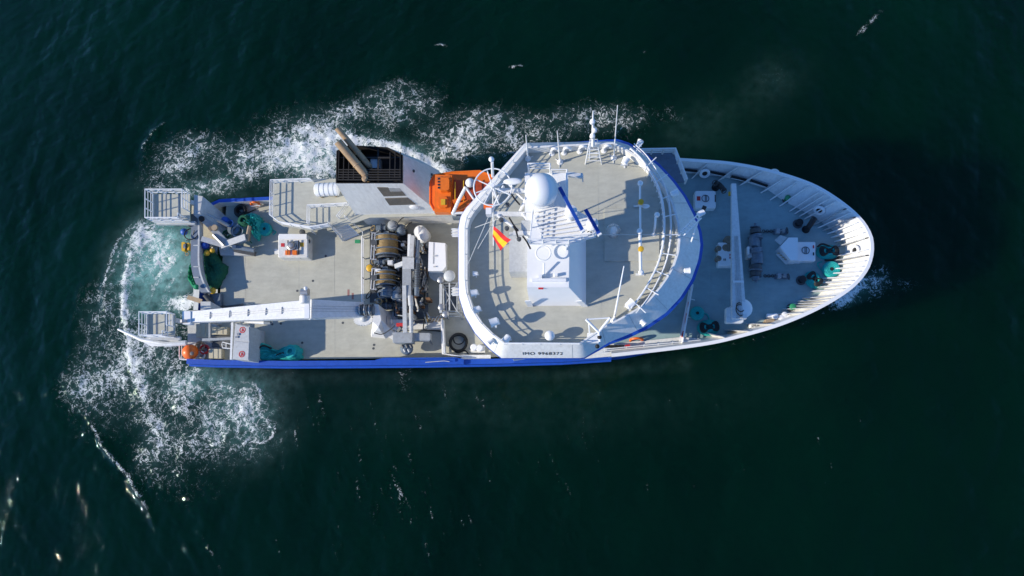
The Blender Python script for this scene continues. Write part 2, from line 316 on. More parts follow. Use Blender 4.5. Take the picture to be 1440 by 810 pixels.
    # stern waves of the turn: long curved ridges on the left
    for pts, wd_, h in (([(112, 560), (128, 595), (150, 632), (182, 672), (205, 708), (222, 745)], 6.5, 0.36), ([(60, 430), (68, 540), (80, 620), (100, 700), (110, 770)], 15, -0.07),
                        ([(118, 380), (106, 440), (104, 520), (118, 580)], 12, -0.1), ([(238, 720), (252, 745), (285, 808)], 6, 0.12), ([(10, 300), (14, 420), (30, 560)], 16, -0.12), ([(250, 640), (262, 700), (280, 740)], 6, 0.08),
                        ([(165, 350), (150, 400), (152, 460)], 9, 0.2), ([(190, 235), (215, 190), (245, 158)], 10, 0.2), ([(270, 690), (290, 740), (330, 806)], 10, -0.07), ([(30, 620), (45, 700), (75, 800)], 16, -0.06), ([(60, 200), (40, 280), (38, 380)], 14, 0.12))+tuple(([(72+dx_, 230), (60+dx_, 380), (66+dx_, 520), (86+dx_, 640), (118+dx_, 770)], 18+abs(dx_)*0.06, -0.08) for dx_ in (-62, -38, 0, 28, 55)):
        D, T, SD = seg_dist(pts); s = SD/(wd_/12.3)
        rough = np.clip(2.6*vnoise(2.3, 9)+1.2*vnoise(0.7, 12)-1.25, 0, 1.25) if h > 0 else 0.6+0.6*vnoise(6.0, 14)
        Z += abs(h)*rough*np.sin(np.clip(T, 0, 1)*math.pi)**0.6*np.exp(-s*s)*(D < 6)*np.exp(-np.maximum(0, D-np.abs(SD))**2)
    # bow wash pile along the port side and turbulent stern
    Z += 0.30*np.clip(foam, 0, 1)*(vnoise(0.9, 5)-0.3)+0.18*np.clip(foam, 0, 1)*vnoise(0.45, 6)
    edge = np.minimum(np.minimum(X-x0, x1-X), np.minimum(Y-y0, y1-Y)); Z *= np.clip(edge/8, 0, 1)
    Z -= 0.35*np.clip(1-np.abs(X)/40, 0, 1)*0
    co = np.stack([X, Y, Z], -1).reshape(-1, 3).astype(np.float32)
    idx = np.arange(nx*ny).reshape(ny, nx); q = np.stack([idx[:-1, :-1], idx[:-1, 1:], idx[1:, 1:], idx[1:, :-1]], -1).reshape(-1, 4)
    big = 5000.0; base = len(co)
    ring = np.array([(-big, -big, 0), (big, -big, 0), (big, big, 0), (-big, big, 0)], np.float32)
    co = np.concatenate([co, ring]); c4 = [idx[0, 0], idx[0, -1], idx[-1, -1], idx[-1, 0]]
    me = bpy.data.meshes.new('sea'); faces = q.tolist()
    edges = [list(idx[0, :]), list(idx[:, -1]), list(idx[-1, ::-1]), list(idx[::-1, 0])]
    for k in range(4): faces.append([base+k, base+(k+1) % 4]+[int(v) for v in edges[k][::-1]])
    nf = len(q); me.vertices.add(len(co)); me.vertices.foreach_set('co', co.ravel())
    loops = np.concatenate([q.ravel()]+[np.array(f) for f in faces[nf:]]).astype(np.int32)
    ls = np.concatenate([np.arange(nf)*4, [nf*4+sum(len(f) for f in faces[nf:nf+k]) for k in range(4)]]).astype(np.int32)
    me.loops.add(len(loops)); me.loops.foreach_set('vertex_index', loops); me.polygons.add(len(ls)); me.polygons.foreach_set('loop_start', ls)
    me.polygons.foreach_set('use_smooth', np.ones(len(ls), bool)); me.update(calc_edges=True)
    for nm, A in (('foam', foam), ('aer', aer)):
        at = me.attributes.new(nm, 'FLOAT', 'POINT'); at.data.foreach_set('value', np.concatenate([np.clip(A, 0, 1.2).ravel(), np.zeros(4)]).astype(np.float32))
    o = link('sea', me); o['kind'] = 'structure'; o['label'] = 'dark green sea with white foam around the ship'
    # ---- water material
    m = bpy.data.materials.new('sea_water'); m.use_nodes = True; n = m.node_tree.nodes; l = m.node_tree.links; b = n['Principled BSDF']
    def N(t, **kw):
        x = n.new(t)
        for k, v in kw.items(): setattr(x, k, v)
        return x
    def math_(op, a, b_=None, c=None, clamp=False):
        x = N('ShaderNodeMath', operation=op, use_clamp=clamp)
        for i, v in enumerate((a, b_, c)):
            if v is None: continue
            if isinstance(v, (int, float)): x.inputs[i].default_value = v
            else: l.new(v, x.inputs[i])
        return x.outputs[0]
    geo = N('ShaderNodeNewGeometry'); pos = geo.outputs['Position']
    at = N('ShaderNodeAttribute', attribute_name='foam'); Dn = at.outputs['Fac']; ae = N('ShaderNodeAttribute', attribute_name='aer').outputs['Fac']
    def noise(scale, detail=5, rough=0.6, dist=0.0, vec=None, out=0):
        x = N('ShaderNodeTexNoise'); x.inputs['Scale'].default_value = scale; x.inputs['Detail'].default_value = detail; x.inputs['Roughness'].default_value = rough; x.inputs['Distortion'].default_value = dist
        l.new(vec or pos, x.inputs['Vector']); return x.outputs[out]
    wc = noise(0.55, 3, 0.6, out=1); sub = N('ShaderNodeVectorMath', operation='SUBTRACT'); l.new(wc, sub.inputs[0]); sub.inputs[1].default_value = (0.5, 0.5, 0.5)
    scv = N('ShaderNodeVectorMath', operation='SCALE'); l.new(sub.outputs[0], scv.inputs[0]); scv.inputs['Scale'].default_value = 2.6
    wp = N('ShaderNodeVectorMath', operation='ADD'); l.new(pos, wp.inputs[0]); l.new(scv.outputs[0], wp.inputs[1]); wv = wp.outputs[0]
    def ridge(x, sharp): return math_('POWER', math_('SUBTRACT', 1.0, math_('ABSOLUTE', math_('MULTIPLY', math_('SUBTRACT', x, 0.5), 2.6)), clamp=True), sharp)
    r1 = ridge(noise(0.95, 3, 0.6, 0.0, wv), 5.0); r2 = ridge(noise(2.5, 3, 0.65, 0.0, wv), 3.5); nn = noise(5.6, 4, 0.75, 0.0, wv); n2 = noise(0.9, 3, 0.65, 0.0)
    tex = math_('ADD', math_('ADD', math_('MULTIPLY', r1, 0.36), math_('MULTIPLY', r2, 0.42)), math_('ADD', math_('MULTIPLY', nn, 0.38), math_('MULTIPLY', n2, 0.36)))
    fo = math_('MULTIPLY', math_('SUBTRACT', math_('ADD', tex, math_('MULTIPLY', Dn, 0.95)), 1.235), 3.3, clamp=True)
    fo = math_('MULTIPLY', fo, math_('MULTIPLY', Dn, 3.2, clamp=True))
    fo = math_('POWER', fo, 1.25)
    wcol = N('ShaderNodeMix', data_type='RGBA'); l.new(math_('MULTIPLY', ae, math_('ADD', 0.35, math_('MULTIPLY', math_('SUBTRACT', n2, 0.25, clamp=True), 2.4)), clamp=True), wcol.inputs[0]); wcol.inputs[6].default_value = (0.0002, 0.0105, 0.0045, 1); wcol.inputs[7].default_value = (0.20, 0.40, 0.36, 1)
    big_n = noise(0.045, 3, 0.5); wc2 = N('ShaderNodeMix', data_type='RGBA', blend_type='MULTIPLY'); wc2.inputs[0].default_value = 1.0
    l.new(wcol.outputs[2], wc2.inputs[6]); rr = N('ShaderNodeMapRange'); l.new(big_n, rr.inputs[0]); rr.inputs[1].default_value = 0.3; rr.inputs[2].default_value = 0.7; rr.inputs[3].default_value = 0.75; rr.inputs[4].default_value = 1.3
    l.new(rr.outputs[0], wc2.inputs[7])
    fc = N('ShaderNodeMix', data_type='RGBA'); l.new(fo, fc.inputs[0]); l.new(wc2.outputs[2], fc.inputs[6]); fc.inputs[7].default_value = (0.72, 0.73, 0.71, 1)
    l.new(fc.outputs[2], b.inputs['Base Color']); b.inputs['IOR'].default_value = 1.33; b.inputs['Subsurface Radius'].default_value = (1.0, 3.0, 2.5); b.inputs['Subsurface Scale'].default_value = 16.0; l.new(math_('SUBTRACT', 1.0, math_('MULTIPLY', fo, 4.0, clamp=True), clamp=True), b.inputs['Subsurface Weight']); b.inputs['Specular Tint'].default_value = (0.6, 1.0, 0.72, 1)
    l.new(math_('ADD', 0.025, math_('MULTIPLY', fo, 0.7)), b.inputs['Roughness'])
    rip = math_('ADD', math_('MULTIPLY', noise(1.6, 4, 0.6, 0.0), 1.0), math_('MULTIPLY', noise(7.0, 3, 0.65, 0.0), 0.55))
    bump = N('ShaderNodeBump'); bump.inputs['Strength'].default_value = 0.2; bump.inputs['Distance'].default_value = 0.16
    l.new(rip, bump.inputs['Height']); l.new(bump.outputs[0], b.inputs['Normal'])
    me.materials.append(m)
build_sea()

# ================================================================== SHIP: hull, decks, superstructure
ship = thing('research_vessel', 'white and blue research vessel seen from above, steaming to the right', 'ship', P(720, 400, 0.0))
CAPU = [(860, 217), (905, 219), (952, 222), (1000, 225), (1027, 227.5), (1060, 233), (1090, 240), (1120, 249), (1148, 260), (1175, 276), (1200, 295), (1217, 313), (1227, 332), (1229, 347)]
CAPL = [(1228, 360), (1223, 376), (1214, 390), (1202, 403), (1185, 416), (1160, 431), (1129, 446), (1090, 461), (1041, 475), (1000, 484.5), (940, 493), (860, 502)]
DKU = [(860, 238), (905, 240), (961, 243), (1000, 247), (1023, 250), (1052, 257), (1078, 266), (1098, 280), (1120, 292), (1140, 303), (1160, 316), (1176, 328), (1186, 340), (1189, 348)]
DKL = [(1188, 357), (1183, 368), (1177, 379), (1168, 394), (1155, 411), (1138, 424), (1118, 435), (1087, 450), (1034, 467), (995, 474), (940, 481), (860, 490)]
cap = [P(x, y, zcap(x)) for x, y in CAPU+CAPL]; dke = [P(x, y, Z_FORE) for x, y in DKU+DKL]
NB = 96
cap = resample(smooth_path(cap, 5), NB); dke = resample(smooth_path(dke, 5), NB)
cen = Vector((14, 0, 0))
def inward(p, d):                                 # toward the centreline / aft
    q = Vector((min(p.x, 24.0), 0.0, p.z)); v = (q-p); v.z = 0
    return p+v.normalized()*d if v.length > 1e-3 else p
cin = [inward(p, 0.34) for p in cap]
# outer shell of the forecastle, flared down to the waterline
fl = [min(1.0, max(0.0, (p.x-12)/24.0)) for p in cap]
lo1 = [inward(Vector((p.x, p.y, 6.6)), 0.5+1.9*f**1.5) for p, f in zip(cap, fl)]; lo2 = [inward(Vector((p.x, p.y, 3.6)), 0.6+3.6*f**1.5) for p, f in zip(cap, fl)]
lo3 = [inward(Vector((p.x, p.y, -1.5)), 0.7+5.0*f**1.3) for p, f in zip(cap, fl)]
obj('forecastle_shell', MB().loft([cap, lo1, lo2], False), 'white', ship, True)
obj('bow_lower_hull', MB().loft([lo2, lo3], False), 'blue', ship, True)
# aft hull
YS = [(262, 511.5), (300, 513), (400, 514.5), (500, 514), (600, 513), (700, 511.5), (790, 509), (860, 504.5)]
sb = [P(x, y, Z_BW) for x, y in YS]
yp = P(330, 279, Z_BW).y; xa = P(264, 500, Z_BW).x
pt = [Vector((xa+1.0, yp-0.6, Z_BW)), Vector((xa+2.4, yp, Z_BW)), Vector((0, yp, Z_BW)), Vector((cap[0].x+1, min(yp, cap[0].y-0.1), Z_BW))]
outline = pt[::-1]+[Vector((xa, yp-1.2, 2.9)), Vector((xa, sb[0].y+3, 2.9)), Vector((xa, sb[0].y+0.6, 2.9))]+sb
lowr = [Vector((p.x*0.99, p.y*0.985, -1.5)) for p in outline]; midr = [Vector((p.x, p.y, 2.6)) for p in outline]
obj('aft_hull', MB().loft([outline, midr, lowr], False), 'blue', ship)
def strip(mb, line, w_in, z, dz=0.0):             # flat cap along a line, w_in toward the centreline
    inn = [Vector((p.x, p.y-math.copysign(w_in, p.y), z)) for p in line]
    mb.loft([[Vector((p.x, p.y, z)) for p in line], inn], False); return inn
m1 = MB(); i1 = strip(m1, sb, 0.55, Z_BW+0.01); i2 = strip(m1, pt, 0.42, Z_BW+0.01); obj('bulwark_cap', m1, 'blue', ship)
m1 = MB(); m1.loft([i1, [Vector((p.x, p.y, Z_DECK-0.05)) for p in i1]], False); m1.loft([i2, [Vector((p.x, p.y+0.0, Z_DECK-0.05)) for p in i2]], False)
obj('bulwark', m1, 'white_worn', ship)
# fender ridge and the raised blue section on starboard
m1 = MB(); m1.loft([[p+Vector((0, -0.02, -0.55)) for p in sb], [p+Vector((0, -0.22, -0.7)) for p in sb], [p+Vector((0, -0.22, -1.0)) for p in sb], [p+Vector((0, -0.02, -1.15)) for p in sb]], False)
obj('fender', m1, 'blue', ship)
q = [P(528, 506, 4.7), P(540, 503, 4.7), P(640, 502.5, 4.7), P(652, 505, 4.7), P(652, 512.5, 4.7), P(528, 513.5, 4.7)]
obj('bulwark_gate', MB().prism(xy(q), 4.2, 4.7), 'blue', ship)
q = [P(575, 506, 4.9), P(640, 504.5, 4.9), P(640, 508.5, 4.9), P(575, 509, 4.9)]
obj('gate_fitting', MB().prism(xy(q), 4.68, 4.86), 'blue', ship)
obj('gate_rod', MB().tube([P(598, 509.5, 5.0), P(625, 507.5, 5.0), P(632, 508.5, 5.0)], 0.04), 'light_grey', ship)
# decks
dk = [(xa+0.02, yp-0.6), (xa+0.02, sb[0].y+0.5), (cap[-1].x, sb[-1].y+0.4), (cap[0].x, yp-0.5)]
deck = obj('aft_deck', MB().prism([(xa+2.6, yp-0.4), (xa+2.6, sb[0].y+0.45), (cap[-1].x, sb[-1].y+0.5), (cap[0].x, yp-0.5)], Z_DECK-0.2, Z_DECK), 'deck', ship)
# weld seams and flush eyes in the working deck
for px in (322, 345, 420, 470):
    a, b = P(px, 352, Z_DECK), P(px+1, 506, Z_DECK); obj('weld_seam', MB().bar(a+Vector((0, 0, 0.004)), b+Vector((0, 0, 0.004)), 0.03, 0.014), 'deck', deck)
for py in (380, 404, 470):
    a, b = P(306, py, Z_DECK), P(640, py-4, Z_DECK); obj('weld_seam', MB().bar(a+Vector((0, 0, 0.004)), b+Vector((0, 0, 0.004)), 0.04, 0.014), 'deck', deck)
for (px, py) in ((383, 456), (401, 352), (458, 360), (425, 482), (525, 490), (440, 395), (395, 455), (482, 454), (418, 409), (526, 485)):
    obj('lashing_eye', MB().lathe(P(px, py, Z_DECK), [(0.14, 0), (0.14, 0.02), (0.07, 0.03), (0.05, 0.02)], 10), 'dark_grey', deck)
# stern: side pods either side of the ramp, and the ramp itself
q = [P(262, 436, Z_DECK+.3), P(262, 510, Z_DECK+.3), P(310, 511, Z_DECK+.3), P(310, 436, Z_DECK+.3)]
obj('stern_platform', MB().prism(xy(q), 0.5, Z_DECK+0.02), 'light_grey', ship)
q = [P(268, 285, Z_DECK+.3), P(266, 345, Z_DECK+.3), P(310, 345, Z_DECK+.3), P(310, 285, Z_DECK+.3)]
obj('stern_platform', MB().prism(xy(q), 0.5, Z_DECK+0.021), 'beige', ship)
a, b, c, d = P(272, 345, 0.8), P(272, 436, 0.8), P(306, 436, Z_DECK), P(306, 345, Z_DECK)
obj('stern_ramp', MB().face([a, b, c, d]).face([a-Vector((0, 0, .4)), b-Vector((0, 0, .4)), b, a]), 'grey', ship)
# forecastle deck, bulwark, cap, ribs
fd = obj('fore_deck', MB().prism(xy(dke), Z_FORE-0.15, Z_FORE), 'deck_fore', ship)
for px in (1000, 1075, 1130):
    obj('weld_seam', MB().bar(P(px, 262+(px-1000)*0.25, Z_FORE)+Vector((0, 0, .004)), P(px, 470-(px-1000)*0.35, Z_FORE)+Vector((0, 0, .004)), 0.05, 0.014), 'deck_fore', fd)
bw = obj('bow_bulwark', MB().loft([cin, dke], False), 'white', ship, True)
obj('cap_rail', MB().loft([[p+Vector((0, 0, -0.1)) for p in cap], [p+Vector((0, 0, 0.02)) for p in cap], [p+Vector((0, 0, 0.05)) for p in cin], [p+Vector((0, 0, -0.1)) for p in cin]], False), 'white_clean', bw, True)
def rib(i, w=0.11, toe=0.8, top=0.38):
    a, b = cin[i], dke[i]; t = (dke[min(NB-1, i+1)]-dke[max(0, i-1)]).normalized(); inn = (b-a); inn.z = 0
    inn = inn.normalized() if inn.length > 0.05 else Vector((-t.y, t.x, 0))
    up = a+Vector((0, 0, -0.04)); toeP = b+inn*toe; topP = up+inn*top
    m = MB(); f = lambda s: [up+t*s, b+Vector((0, 0, 0.01))+t*s, toeP+Vector((0, 0, 0.01))+t*s, toeP+Vector((0, 0, 0.16))+t*s, topP+t*s]
    m.loft([f(-w/2), f(w/2)], True, True, True); return m
def nearest(px, py, L=None):
    p = P(px, py, Z_FORE); return min(range(NB), key=lambda i: (dke[i]-p).xy.length)
ribs_px = [(985, 246), (1023, 250), (1051, 257), (1079, 266), (1095, 279), (1108, 287), (1116, 293), (1125, 297), (1133, 302), (1138, 304), (1150, 312), (1155, 316), (1160, 319), (1164, 322), (1169, 326), (1173, 330), (1178, 334), (1182, 338),
           (1188, 343), (1189, 348), (1188, 358), (1186, 364), (1183, 369), (1180, 375), (1177, 380), (1172, 387), (1168, 394), (1163, 401), (1158, 407), (1152, 413), (1146, 419), (1138, 424), (1130, 429), (1122, 433), (1113, 437), (1100, 445), (1062, 459), (1034, 467), (1000, 473)]
for px, py in ribs_px:
    i = nearest(px, py); lower = py > 410
    obj('rib', rib(i, toe=0.85 if not lower else 1.1), 'white', bw)
# freeing ports: dark slots with a bar along the foot of the port bulwark
for (xa_, ya_, xb_, yb_) in ((962, 239, 980, 241), (998, 242, 1022, 247), (1028, 248.5, 1049, 253.5), (1055, 254, 1079, 262)):
    a, b = P(xa_, ya_, Z_FORE+0.42), P(xb_, yb_, Z_FORE+0.42)
    s = obj('freeing_port', MB().bar(a, b, 0.10, 0.6), 'black', bw)
    obj('freeing_port_bar', MB().cyl(a+Vector((0, -0.16, 0.02)), b+Vector((0, -0.16, 0.02)), 0.035, n=6), 'white', s)
# --------- deckhouse under the bridge
OUT = [(867, 198.5), (884, 204), (905, 217), (925, 233), (945, 254), (962, 277), (975, 302), (983, 327), (985, 345), (982, 366), (972, 394), (956, 419), (936, 440), (908, 459), (880, 472), (857, 481), (821, 503.5), (705, 503.5), (688, 490), (668, 468), (654, 444), (646, 418), (645, 395), (645, 320), (648, 304), (657, 290), (740, 203.5)]
TOP = [(862, 200), (876, 206), (893, 217), (910, 231), (924, 246), (938, 265), (948, 288), (955, 312), (957, 335), (955, 355), (949, 373), (940, 390), (930, 404), (912, 425), (890, 440), (872, 450), (850, 461), (815, 484.5), (710, 484), (692, 471), (676, 455), (664, 436), (656, 412), (655, 395), (655, 322), (658, 308), (665, 297), (741, 206)]
out = [P(x, y, 17.3) for x, y in OUT[:-1]]+[P(657, 291, 17.3), P(738, 201, 17.3)]; top = [P(x, y, 19.0) for x, y in TOP]
n_ = 140
def rs_closed(L, n): L = L+[L[0]]; return resample(L, n+1)[:-1]
outr = rs_closed(out, n_); topr = rs_closed(top, n_)
# pair the outer loop to the top loop by direction from a common centre
C0 = Vector((sum(p.x for p in topr)/n_, sum(p.y for p in topr)/n_, 0))
def by_angle(L):
    L = sorted(L, key=lambda p: math.atan2(p.y-C0.y, p.x-C0.x)); return L
def polar(L, n):                                  # radial resample
    out_ = []; m = len(L)
    for k in range(n):
        a = 2*math.pi*k/n; d = Vector((math.cos(a), math.sin(a))); best = None
        for i in range(m):
            p, q_ = L[i].xy-C0.xy, L[(i+1) % m].xy-C0.xy; e = q_-p; den = d.x*e.y-d.y*e.x
            if abs(den) < 1e-9: continue
            t = (p.x*e.y-p.y*e.x)/den; u = (p.x*d.y-p.y*d.x)/den
            if t > 0 and -1e-6 <= u <= 1+1e-6: best = t if best is None else max(best, t)
        out_.append(Vector((C0.x+d.x*best, C0.y+d.y*best, L[0].z)))
    return out_
NR = 180
top_p = polar(top, NR); out_p = polar(out, NR)
out_p = [o if (o.xy-C0.xy).length > (t.xy-C0.xy).length+0.12 else Vector((*(C0.xy+(t.xy-C0.xy)*(1+0.12/(t.xy-C0.xy).length)), 17.3)) for o, t in zip(out_p, top_p)]
def scale_c(L, k, z): return [Vector((C0.x+(p.x-C0.x)*k, C0.y+(p.y-C0.y)*k, z)) for p in L]
def shrink(L, d, z): return [Vector((*(C0.xy+(p.xy-C0.xy)*(1-d/(p.xy-C0.xy).length)), z)) for p in L]
obj('bridge_visor', MB().loft([top_p, out_p]), 'white', ship, True)
def _w(p): return 0.06+0.22*max(0.0, min(1.0, (p.x-C0.x-1.0)/4.0))
edge_ = [Vector((*(C0.xy+(p.xy-C0.xy)*(1+_w(p)/(p.xy-C0.xy).length)), 17.2)) for p in out_p]
rim = obj('visor_edge', MB().loft([out_p, [q_ for q_ in edge_], [Vector((q_.x, q_.y, 16.95)) for q_ in edge_], shrink(out_p, 0.3, 16.9)]), 'blue', ship, True)
for k in range(0, NR, 9):
    a_, b_ = top_p[k], out_p[k]
    if (a_-b_).length > 0.8 and not (b_.y < C0.y-7 and abs(b_.x-P(763, 500, 17.3).x) < 2.4): obj('plate_seam', MB().bar(a_.lerp(b_, 0.03)+Vector((0, 0, .006)), a_.lerp(b_, 0.97)+Vector((0, 0, .006)), 0.05, 0.02), 'light_grey', rim)
ins = shrink(top_p, 0.16, 19.0); inb = shrink(top_p, 0.22, Z_ROOF-0.02)
obj('roof_bulwark', MB().loft([top_p, ins, inb]), 'white', ship, True)
roof = obj('roof_deck', MB().prism(xy(inb), Z_ROOF-0.3, Z_ROOF), 'deck', ship)
house = obj('bridge_house', MB().loft([shrink(out_p, 0.35, 16.95), shrink(out_p, 1.5, 14.4)], True), 'glass', ship)
hx0, hx1 = P(660, 400, 17).x+0.2, P(950, 340, 17).x-1.0
ylo, yhi = sb[-1].y+1.1, yp-1.2
hp = [xy([P(712, 492, 14.4)])[0], xy([P(668, 440, 14.4)])[0], xy([P(668, 302, 14.4)])[0], xy([P(748, 226, 14.4)])[0], (hx1-7, yhi), (hx1, 3.5), (hx1+0.6, 0), (hx1, -3.5), (hx1-7, ylo)]
obj('deckhouse', MB().prism(hp, Z_DECK, 14.4), 'white', ship)
# bridge-roof seams
for x0_, y0_, x1_, y1_ in ((742, 240, 742, 222), (675, 340, 740, 338), (840, 215, 842, 330), (700, 300, 700, 470), (845, 470, 845, 380)):
    obj('weld_seam', MB().bar(P(x0_, y0_, Z_ROOF+.004), P(x1_, y1_, Z_ROOF+.004), 0.03, 0.014), 'deck', roof)
obj('roof_plate', MB().boxpx(850, 293, 927, 367, Z_ROOF, Z_ROOF+0.10), 'deck', ship)
# IMO number on the starboard face of the visor
def text_mesh(body, size):
    cu = bpy.data.curves.new('t', 'FONT'); cu.body = body; cu.size = size; cu.align_x = 'CENTER'; cu.align_y = 'CENTER'; cu.extrude = 0.004; cu.offset = 0.0; cu.space_character = 1.15
    t = bpy.data.objects.new('t', cu); sc.collection.objects.link(t); dg = bpy.context.evaluated_depsgraph_get()
    me = bpy.data.meshes.new_from_object(t.evaluated_get(dg)); bpy.data.objects.remove(t); return me
imo = text_mesh('IMO 9968372', 0.56); ta, tb = P(742, 496, 18.1), P(786, 496, 18.1)
sA, sB = P(763, 484.2, 19.0), P(763, 503.5, 17.3)
xd = (tb-ta).normalized(); dn = (sB-sA); nrm = xd.cross(-dn).normalized(); nrm = nrm if nrm.z > 0 else -nrm; yd = nrm.cross(xd)
cpos = sA.lerp(sB, 0.66)+nrm*0.03
imo.transform(Matrix.Translation(cpos) @ Matrix((xd, yd, nrm)).transposed().to_4x4()); bm = bmesh.new(); bm.from_mesh(imo)
obj('identification_number', bm, 'black', ship)
# forward walkway rail inside the visor: curved handrail with posts
arc = [(885, 216), (899, 229), (911, 246), (921, 263), (928, 283), (931, 303), (932, 323), (930, 347), (924, 372), (914, 394), (902, 415), (886, 436)]
arcw = resample(smooth_path([P(x, y, Z_ROOF) for x, y in arc], 5), 30)
m1 = MB(); railing(m1, arcw, 1.15, 2, 0.055, 1.0); 
for k in range(1, 30, 3):
    p = arcw[k]+Vector((0, 0, 1.1)); o_ = (p-Vector((C0.x, C0.y, p.z))).normalized(); m1.cyl(p, p+o_*1.25+Vector((0, 0, -0.05)), 0.05, n=6)
obj('walkway_railing', m1, 'white_clean', ship, True)
m1 = MB(); arc2 = [a+(a-Vector((C0.x, C0.y, a.z))).normalized()*0.62+Vector((0, 0, 0.55)) for a in arcw]; m1.tube(arc2, 0.05); m1.tube([a+Vector((0, 0, 0.5)) for a in arc2], 0.05)
obj('walkway_railing', m1, 'white_clean', ship, True)
# pipe rail on top of the aft rim: shadows of it fall across the roof deck
aft = [(741, 206), (703, 252), (665, 297), (658, 308), (655, 322), (655, 358), (655, 395), (657, 414), (664, 436), (676, 455), (692, 471), (710, 484), (760, 484), (815, 484.5)]
m1 = MB(); railing(m1, [P(x, y, 19.0)+Vector((0.0, 0, 0)) for x, y in aft], 0.75, 2, 0.035, 2.0); obj('rim_railing', m1, 'white_clean', ship, True)
# --------- forecastle side decks beside the deckhouse
q = [P(905, 216, 10.9), P(947, 215, 10.9), P(962, 256, 10.9), P(905, 262, 10.9)]
sp = obj('side_platform', MB().prism(xy(q), 10.75, 10.9), 'slate_shade', ship)  # the bridge's shade is painted into the slab colour
m1 = MB(); railing(m1, [P(900, 217, 10.9), P(947, 216, 10.9), P(963, 258, 10.9)], 1.3, 3, 0.075, 1.3); obj('railing', m1, 'white_clean', sp, True)
# starboard walkway with rail, outboard of the deckhouse
wk = obj('starboard_walkway', MB().prism(xy([P(838, 486, 8.75), P(957, 474, 8.75), P(985, 476, 8.75), P(988, 486, 8.75), P(860, 501, 8.75), P(815, 505, 8.75)]), 8.55, 8.75), 'white', ship)
m1 = MB()
for dy, zz in ((0, 9.6), (2.5, 9.4), (5, 9.2)): m1.tube([P(838, 492+dy, zz), P(880, 488+dy, zz), P(955, 481+dy, zz), P(985, 478+dy, zz)], 0.045)
for px in (850, 880, 905, 925, 945): m1.cyl(P(px, 496-(px-850)*.1, 8.75), P(px+1, 490-(px-850)*.1, 9.6), 0.045, n=6)
obj('railing', m1, 'white_clean', wk, True)
obj('fire_hose_reel', MB().boxpx(850, 485, 878, 489, 9.3, 9.45), 'black', wk); obj('hose_nozzle', MB().bar(P(879, 487, 9.5), P(886, 486, 9.5), 0.25, 0.2), 'red', wk)

# ------------------------------------------------------------------ boat deck with funnel (port side)
q = [P(384, 262, Z_BOAT), P(384, 310, Z_BOAT), P(398, 318, Z_BOAT), P(440, 324, Z_BOAT), P(500, 313, Z_BOAT), P(520, 306, Z_BOAT), P(640, 303, Z_BOAT), P(690, 302, Z_BOAT), P(690, 280, Z_BOAT), P(640, 250, Z_BOAT), P(384, 252, Z_BOAT)]
bd = obj('boat_deck', MB().prism(xy(q), Z_BOAT-0.18, Z_BOAT), 'deck', ship)
obj('boat_deck_wall', MB().prism(xy([P(505, 304, Z_BOAT-.2), P(690, 301, Z_BOAT-.2), P(690, 282, Z_BOAT-.2), P(640, 252, Z_BOAT-.2), P(505, 255, Z_BOAT-.2)]), Z_DECK, Z_BOAT-0.19), 'white', ship)
for (px, py) in ((392, 300), (392, 262), (430, 318), (480, 312)):
    obj('pillar', MB().cyl(P(px, py, Z_BOAT-.2)-Vector((0, 0, 3.2)), P(px, py, Z_BOAT-.2), 0.1, n=8), 'white', bd)
m1 = MB(); railing(m1, [P(441, 256, Z_BOAT), P(386, 258, Z_BOAT), P(385, 306, Z_BOAT), P(398, 316, Z_BOAT), P(440, 323, Z_BOAT), P(466, 319, Z_BOAT)], 1.15, 3, 0.045, 1.4); obj('railing', m1, 'white_clean', bd, True)
m1 = MB(); railing(m1, [P(437, 318, Z_BOAT), P(437, 293, Z_BOAT), P(492, 290, Z_BOAT), P(478, 308, Z_BOAT)], 1.15, 3, 0.04, 1.6); obj('railing', m1, 'white_clean', bd, True)
# stairs down to the working deck
st = obj('stair_stringer', MB().bar(P(463, 316, 6.3), P(482, 338, 3.1), 0.08, 0.3).bar(P(482, 309, 6.3), P(504, 329, 3.1), 0.08, 0.3), 'white_clean', ship)
for k in range(9):
    t = k/8; a = P(463, 316, 6.3).lerp(P(482, 338, 3.1), t); b = P(482, 309, 6.3).lerp(P(504, 329, 3.1), t)
    obj('stair_tread', MB().bar(a, b, 0.24, 0.05), 'white_clean', st)
m1 = MB(); m1.tube([P(461, 311, 7.4), P(480, 331, 4.3), P(482, 338, 3.1)], 0.045); m1.tube([P(484, 303, 7.4), P(510, 325, 4.3), P(510, 333, 3.1)], 0.045); m1.tube([P(461, 313, 6.9), P(480, 333, 3.8)], 0.03); m1.tube([P(484, 305, 6.9), P(510, 327, 3.8)], 0.03)
obj('stair_handrail', m1, 'white_clean', st, True)
obj('exit_sign_plate', MB().boxpx(499, 337, 506, 342, 3.0, 3.06), 'green_paint', st)
# inboard fence forward of the working deck
m1 = MB(); railing(m1, [P(513, 336, Z_DECK), P(513, 452, Z_DECK)], 1.1, 2, 0.06, 2.4); obj('deck_fence', m1, 'white_clean', ship, True)

